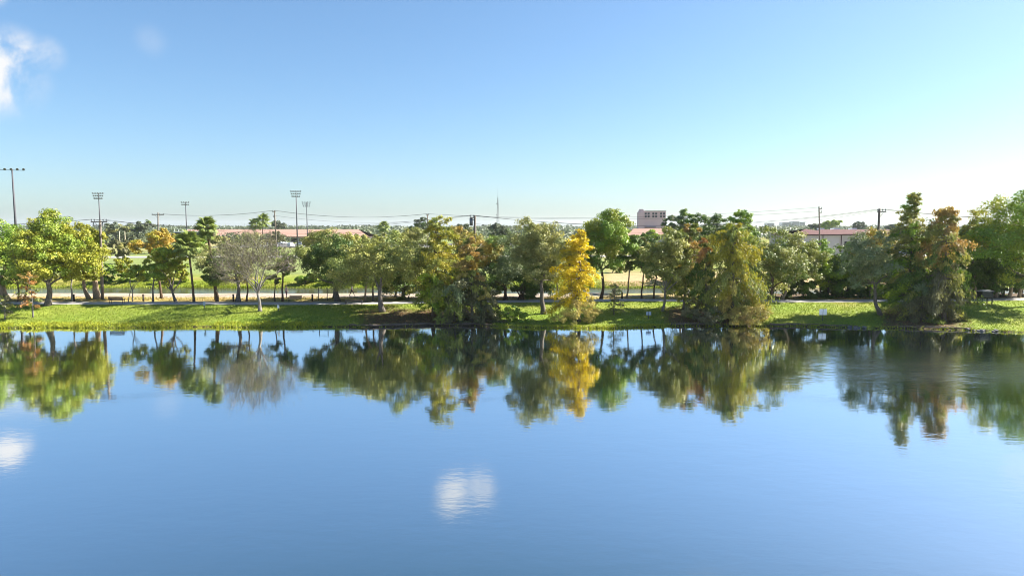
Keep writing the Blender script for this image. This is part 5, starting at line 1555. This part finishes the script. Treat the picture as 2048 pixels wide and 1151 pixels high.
for pxw in (1289.3, 1295.2, 1304.5, 1310.3, 1320, 1326):
    for pyw in (425.3, 431):
        A = at(pxw + 0.1, pyw, Yp + 1.2); B = at(pxw + 3.9, pyw + 3.6, Yp + 1.2)
        b = Buf(); b.box(A.x, B.x, -0.25, 0.1, B.z, A.z)
        w = link('window', b.mesh('window'), M['dark_glass'], t, (0, Yp + 1.2, 0))
        b = Buf(); b.box(A.x - 0.12, B.x + 0.12, -0.42, -0.252, B.z - 0.2, B.z - 0.01); link('sill', b.mesh('sill'), M['lilac_wall'], w)
b = Buf(); b.box(at(1290, 455, Yp).x, at(1312, 455, Yp).x, Yp - 0.6, Yp + 1.19, at(1300, 455, Yp).z, at(1300, 453.6, Yp).z); link('canopy', b.mesh('canopy'), M['red_roof'], t)
# low salmon roofs in front of the pink building
t = thing('low_house', (0, 0, 0), 'low salmon-roofed house in front of the pink tower building', 'building')
Yl = 430.0
A0, A1 = at(1254, 465, Yl).x, at(1345, 465, Yl).x
b = Buf(); b.box(A0, A1, Yl, Yl + 14, 1.2, at(1290, 470, Yl).z); link('wall', b.mesh('wall'), M['lilac_wall'], t)
hip_roof('roof', A0, A1, Yl, Yl + 14, at(1290, 470, Yl).z, at(1290, 457, Yl + 7).z, M['salmon_roof'], t, inset=6)
for k in range(5):
    b = Buf(); b.box(0, 2.2, -0.1, -0.003, 0, 1.6); link('window', b.mesh('window'), M['dark_glass'], t, (A0 + 2 + k * 5.4, Yl, 2.4))

# dark red roofed building on the right
Yr = 250.0
t = thing('red_roof_building', (0, 0, 0), 'long pale building with dark red hipped roof at right', 'building')
xa, xb_, xc2 = at(1590, 470, Yr).x, at(1679, 470, Yr).x, at(1850, 470, Yr + 6).x
zt, ze = at(1650, 457.5, Yr + 10).z, at(1650, 468.2, Yr).z
b = Buf(); b.box(xa, xb_, Yr, Yr + 20, 1.2, ze - 0.3); link('wall', b.mesh('wall'), M['lilac_wall'], t)
b = Buf(); b.box(xb_ + 0.01, xc2, Yr + 5, Yr + 20, 1.2, ze - 0.3); link('wall', b.mesh('wall'), M['lilac_wall'], t)
hip_roof('roof', xa, xb_, Yr, Yr + 20, ze, zt, M['red_roof'], t, over=0.9, inset=9)
hip_roof('roof', xb_ - 8, xc2, Yr + 5, Yr + 19.9, ze + 0.02, zt - 0.25, M['red_roof'], t, over=0.9, inset=7)
for k in range(7):
    x = xa + 2.0 + k * 6.2
    yw = Yr if x < xb_ - 3 else Yr + 5
    b = Buf(); b.box(0, 2.4, -0.1, -0.003, 0, 1.9); w = link('window', b.mesh('window'), M['dark_glass'] if k % 2 else M['sign_blue'], t, (x, yw, 4.4))
for pxd in (1646, 1696):
    xx = at(pxd, 470, Yr).x
    b = Buf(); b.tube([(xx, Yr - 0.1 if xx < xb_ else Yr + 4.9, 1.2), (xx, Yr - 0.1 if xx < xb_ else Yr + 4.9, ze - 0.5)], 0.14, 6); link('downpipe', b.mesh('downpipe'), M['fascia'], t)
for pxu, wpx in ((1650, 11), (1684, 9), (1622, 7)):
    A = at(pxu - wpx / 2, 455, Yr + 30); B = at(pxu + wpx / 2, 455, Yr + 30)
    b = Buf(); b.box(A.x, B.x, Yr + 19.5, Yr + 23, zt - 1.6, zt + 0.25); link('roof_unit', b.mesh('roof_unit'), M['white'], t)
b = Buf(); b.box(xa + 2, xc2 - 2, Yr + 20.6, Yr + 30, 1.2, zt - 1.62); link('rear_wing', b.mesh('rear_wing'), M['lilac_wall'], t)

# far tower blocks
def tower(px0, px1, pyt, Y, label, steps):
    t = thing('tower_block', (0, 0, 0), label, 'building', 'far tower blocks')
    x0, x1 = at(px0, 450, Y).x, at(px1, 450, Y).x
    for k, (a, c, dz) in enumerate(steps):
        zt = at(px0, pyt, Y).z * dz
        b = Buf(); b.box(x0 + (x1 - x0) * a + 0.05, x0 + (x1 - x0) * c, Y + k * 1.5, Y + 26 - k, 1, zt); w = link('wall', b.mesh('wall'), M['far_wall'], t)
        z = 5.0
        while z < zt - 3:
            b = Buf(); b.box(x0 + (x1 - x0) * a + 1.2, x0 + (x1 - x0) * c - 1.2, Y + k * 1.5 - 0.25, Y + k * 1.5 - 0.01, z, z + 1.7); link('window_band', b.mesh('window_band'), M['dark_glass'], w); z += 3.4
    return t


tower(1564, 1582, 444, 2300, 'far pale blue tower block left of the pair on the skyline', [(0, 1, 1.0)])
tower(1584, 1611, 442.5, 2400, 'wider far pale blue tower block on the skyline', [(0, 0.55, 1.0), (0.55, 1.0, 0.94)])
tower(1534, 1549, 445.5, 2300, 'small far tower block just over the olive oak', [(0, 1, 1.0)])

# scoreboard / press box
Ys = 290.0
A, B = at(349, 464, Ys), at(401, 478, Ys)
t = thing('press_box', (0, 0, 0), 'dark navy press box with white railing between the palm crowns', 'building')
b = Buf(); b.box(A.x, B.x, Ys, Ys + 4, B.z, A.z); link('cabin', b.mesh('cabin'), M['navy'], t)
b = Buf(); b.box(A.x - 0.2, B.x + 0.2, Ys - 0.3, Ys + 4.2, A.z + 0.003, A.z + 0.3); link('roof', b.mesh('roof'), M['white'], t)
for k in range(7):
    x = A.x + (B.x - A.x) * k / 6
    b = Buf(); b.box(x - 0.06, x + 0.06, Ys - 0.2, Ys - 0.08, A.z + 0.302, A.z + 1.2); link('rail_post', b.mesh('rail_post'), M['white'], t)
b = Buf(); b.box(A.x, B.x, Ys - 0.19, Ys - 0.09, A.z + 1.202, A.z + 1.3); link('rail', b.mesh('rail'), M['white'], t)
for k in range(4):
    x = A.x + 0.4 + (B.x - A.x - 0.8) * k / 3
    b = Buf(); b.box(x - 0.15, x + 0.15, Ys + 1, Ys + 1.3, 1.3, B.z - 0.003); link('leg', b.mesh('leg'), M['metal'], t)

# football goal posts
Yg = 230.0
lg = stand(249, Yg)
t = thing('goal_posts', lg, 'pale football goal posts on the far playing field', 'goal posts')
hx = 14 / F * Yg / 2 * 0.78
zb = at(249, 492, Yg).z - lg.z; ztp = at(249, 462, Yg).z - lg.z
for sx in (-1, 1):
    b = Buf(); b.tube([(sx * hx, 0, zb), (sx * hx, 0, ztp)], 0.1, 6); link('upright', b.mesh('upright'), M['yellow_post'], t)
b = Buf(); b.tube([(-hx, 0, zb), (hx, 0, zb)], 0.1, 6); link('crossbar', b.mesh('crossbar'), M['yellow_post'], t)
b = Buf(); b.tube([(0, 1.2, -0.2), (0, 1.2, zb * 0.6), (0, 0.7, zb * 0.9), (0, 0, zb)], 0.13, 6); link('gooseneck', b.mesh('gooseneck'), M['yellow_post'], t)

# parked cars
CAR = None


def car(loc, rz, paint, label, van=False):
    global CAR
    if CAR is None:
        CAR = {}
        for kind in ('car', 'van'):
            if kind == 'car':
                prof = [(-2.2, .35), (-2.25, .75), (-2.1, .95), (-1.55, 1.0), (-0.95, 1.42), (0.55, 1.45), (1.15, 1.02), (2.0, .9), (2.2, .7), (2.2, .35)]
                glass = [(-1.45, 1.02), (-0.93, 1.37), (0.52, 1.40), (1.03, 1.02)]
            else:
                prof = [(-2.6, .4), (-2.65, 1.2), (-2.55, 2.1), (-2.4, 2.2), (1.1, 2.2), (1.75, 1.35), (2.5, 1.15), (2.6, .8), (2.6, .4)]
                glass = [(0.2, 1.4), (0.2, 2.0), (1.05, 2.05), (1.6, 1.4)]
            bm = bmesh.new()
            for y, sc in ((-0.88, 1.0), (0.88, 1.0)):
                pass
            sides = []
            for y in (-0.88, 0.88):
                sides.append([bm.verts.new((px_, y * (0.82 if pz > 1.1 else 1.0), pz)) for px_, pz in prof])
            bm.faces.new(sides[0]); bm.faces.new(sides[1][::-1])
            k = len(prof)
            for i in range(k):
                bm.faces.new((sides[0][(i + 1) % k], sides[0][i], sides[1][i], sides[1][(i + 1) % k]))
            bmesh.ops.recalc_face_normals(bm, faces=bm.faces)
            bmesh.ops.bevel(bm, geom=bm.edges[:], offset=0.05, segments=1, affect='EDGES')
            body = bpy.data.meshes.new('body'); bm.to_mesh(body); bm.free()
            bm = bmesh.new()
            for y, d in ((-0.83, -1), (0.83, 1)):
                bm.faces.new([bm.verts.new((px_, (0.80 if pz > 1.1 else 0.9) * d, pz)) for px_, pz in glass])
            g = bpy.data.meshes.new('window'); bm.to_mesh(g); bm.free()
            b = Buf(); b.tube([(0, -0.11, 0), (0, 0.11, 0)], [0.33, 0.33], 8); wh = b.mesh('wheel', True)
            CAR[kind] = (body, g, wh)
    kind = 'van' if van else 'car'
    body, g, wh = CAR[kind]
    t = thing('parked_van' if van else 'parked_car', loc, label, 'van' if van else 'car', 'vehicles in the far car park', rz)
    bcopy = body.copy(); bcopy.materials.clear(); bcopy.materials.append(M[paint])
    link('body', bcopy, None, t)
    link('window', g, M['dark_glass'], t)
    w = 1.45 if not van else 1.7
    for sx in (-1, 1):
        for sy in (-1, 1):
            link('wheel', wh, M['tyre'], t, (sx * w * 0.93, sy * 0.82, 0.33))


for px, Y, paint, rz, lab, van in [
    (527, 395, 'car0', 0.1, 'white parked car farthest left in the row behind the bare tree', False), (536, 396, 'car0', 0.0, 'white parked car second from left behind the bare tree', False),
    (562, 392, 'car0', 0.05, 'white parked car just right of the leaning pole', False), (572, 394, 'car2', 1.4, 'silver parked car between the leaning pole and the floodlight pole', False),
    (584, 345, 'car0', 1.5, 'white van parked at the foot of the tall floodlight pole', True), (603, 380, 'car0', 0.0, 'white parked car just right of the tall floodlight pole', False),
    (618, 383, 'car2', 0.1, 'silver parked car under the shorter floodlight pole', False), (632, 385, 'car0', 0.0, 'white parked car farthest right near the dark oak', False),
    (548, 350, 'car1', 0.2, 'dark grey parked car left of the white van', False)]:
    l_ = stand(px, Y); l_.z = 1.662
    car(l_, rz, paint, lab, van)

# ------------------------------------------------------------------ air
m, n, l = mat('haze_air')
out = N(n, 'ShaderNodeOutputMaterial')
pv = N(n, 'ShaderNodeVolumePrincipled', i_Density=0.00006, i_Anisotropy=0.2)
pv.inputs['Color'].default_value = (0.86, 0.93, 1.0, 1)
l.new(pv.outputs[0], out.inputs['Volume'])
b = Buf(); b.box(-5200, 5200, -5200, 9200, -3.6, 75)
tag(link('haze', b.mesh('haze'), m), kind='stuff')
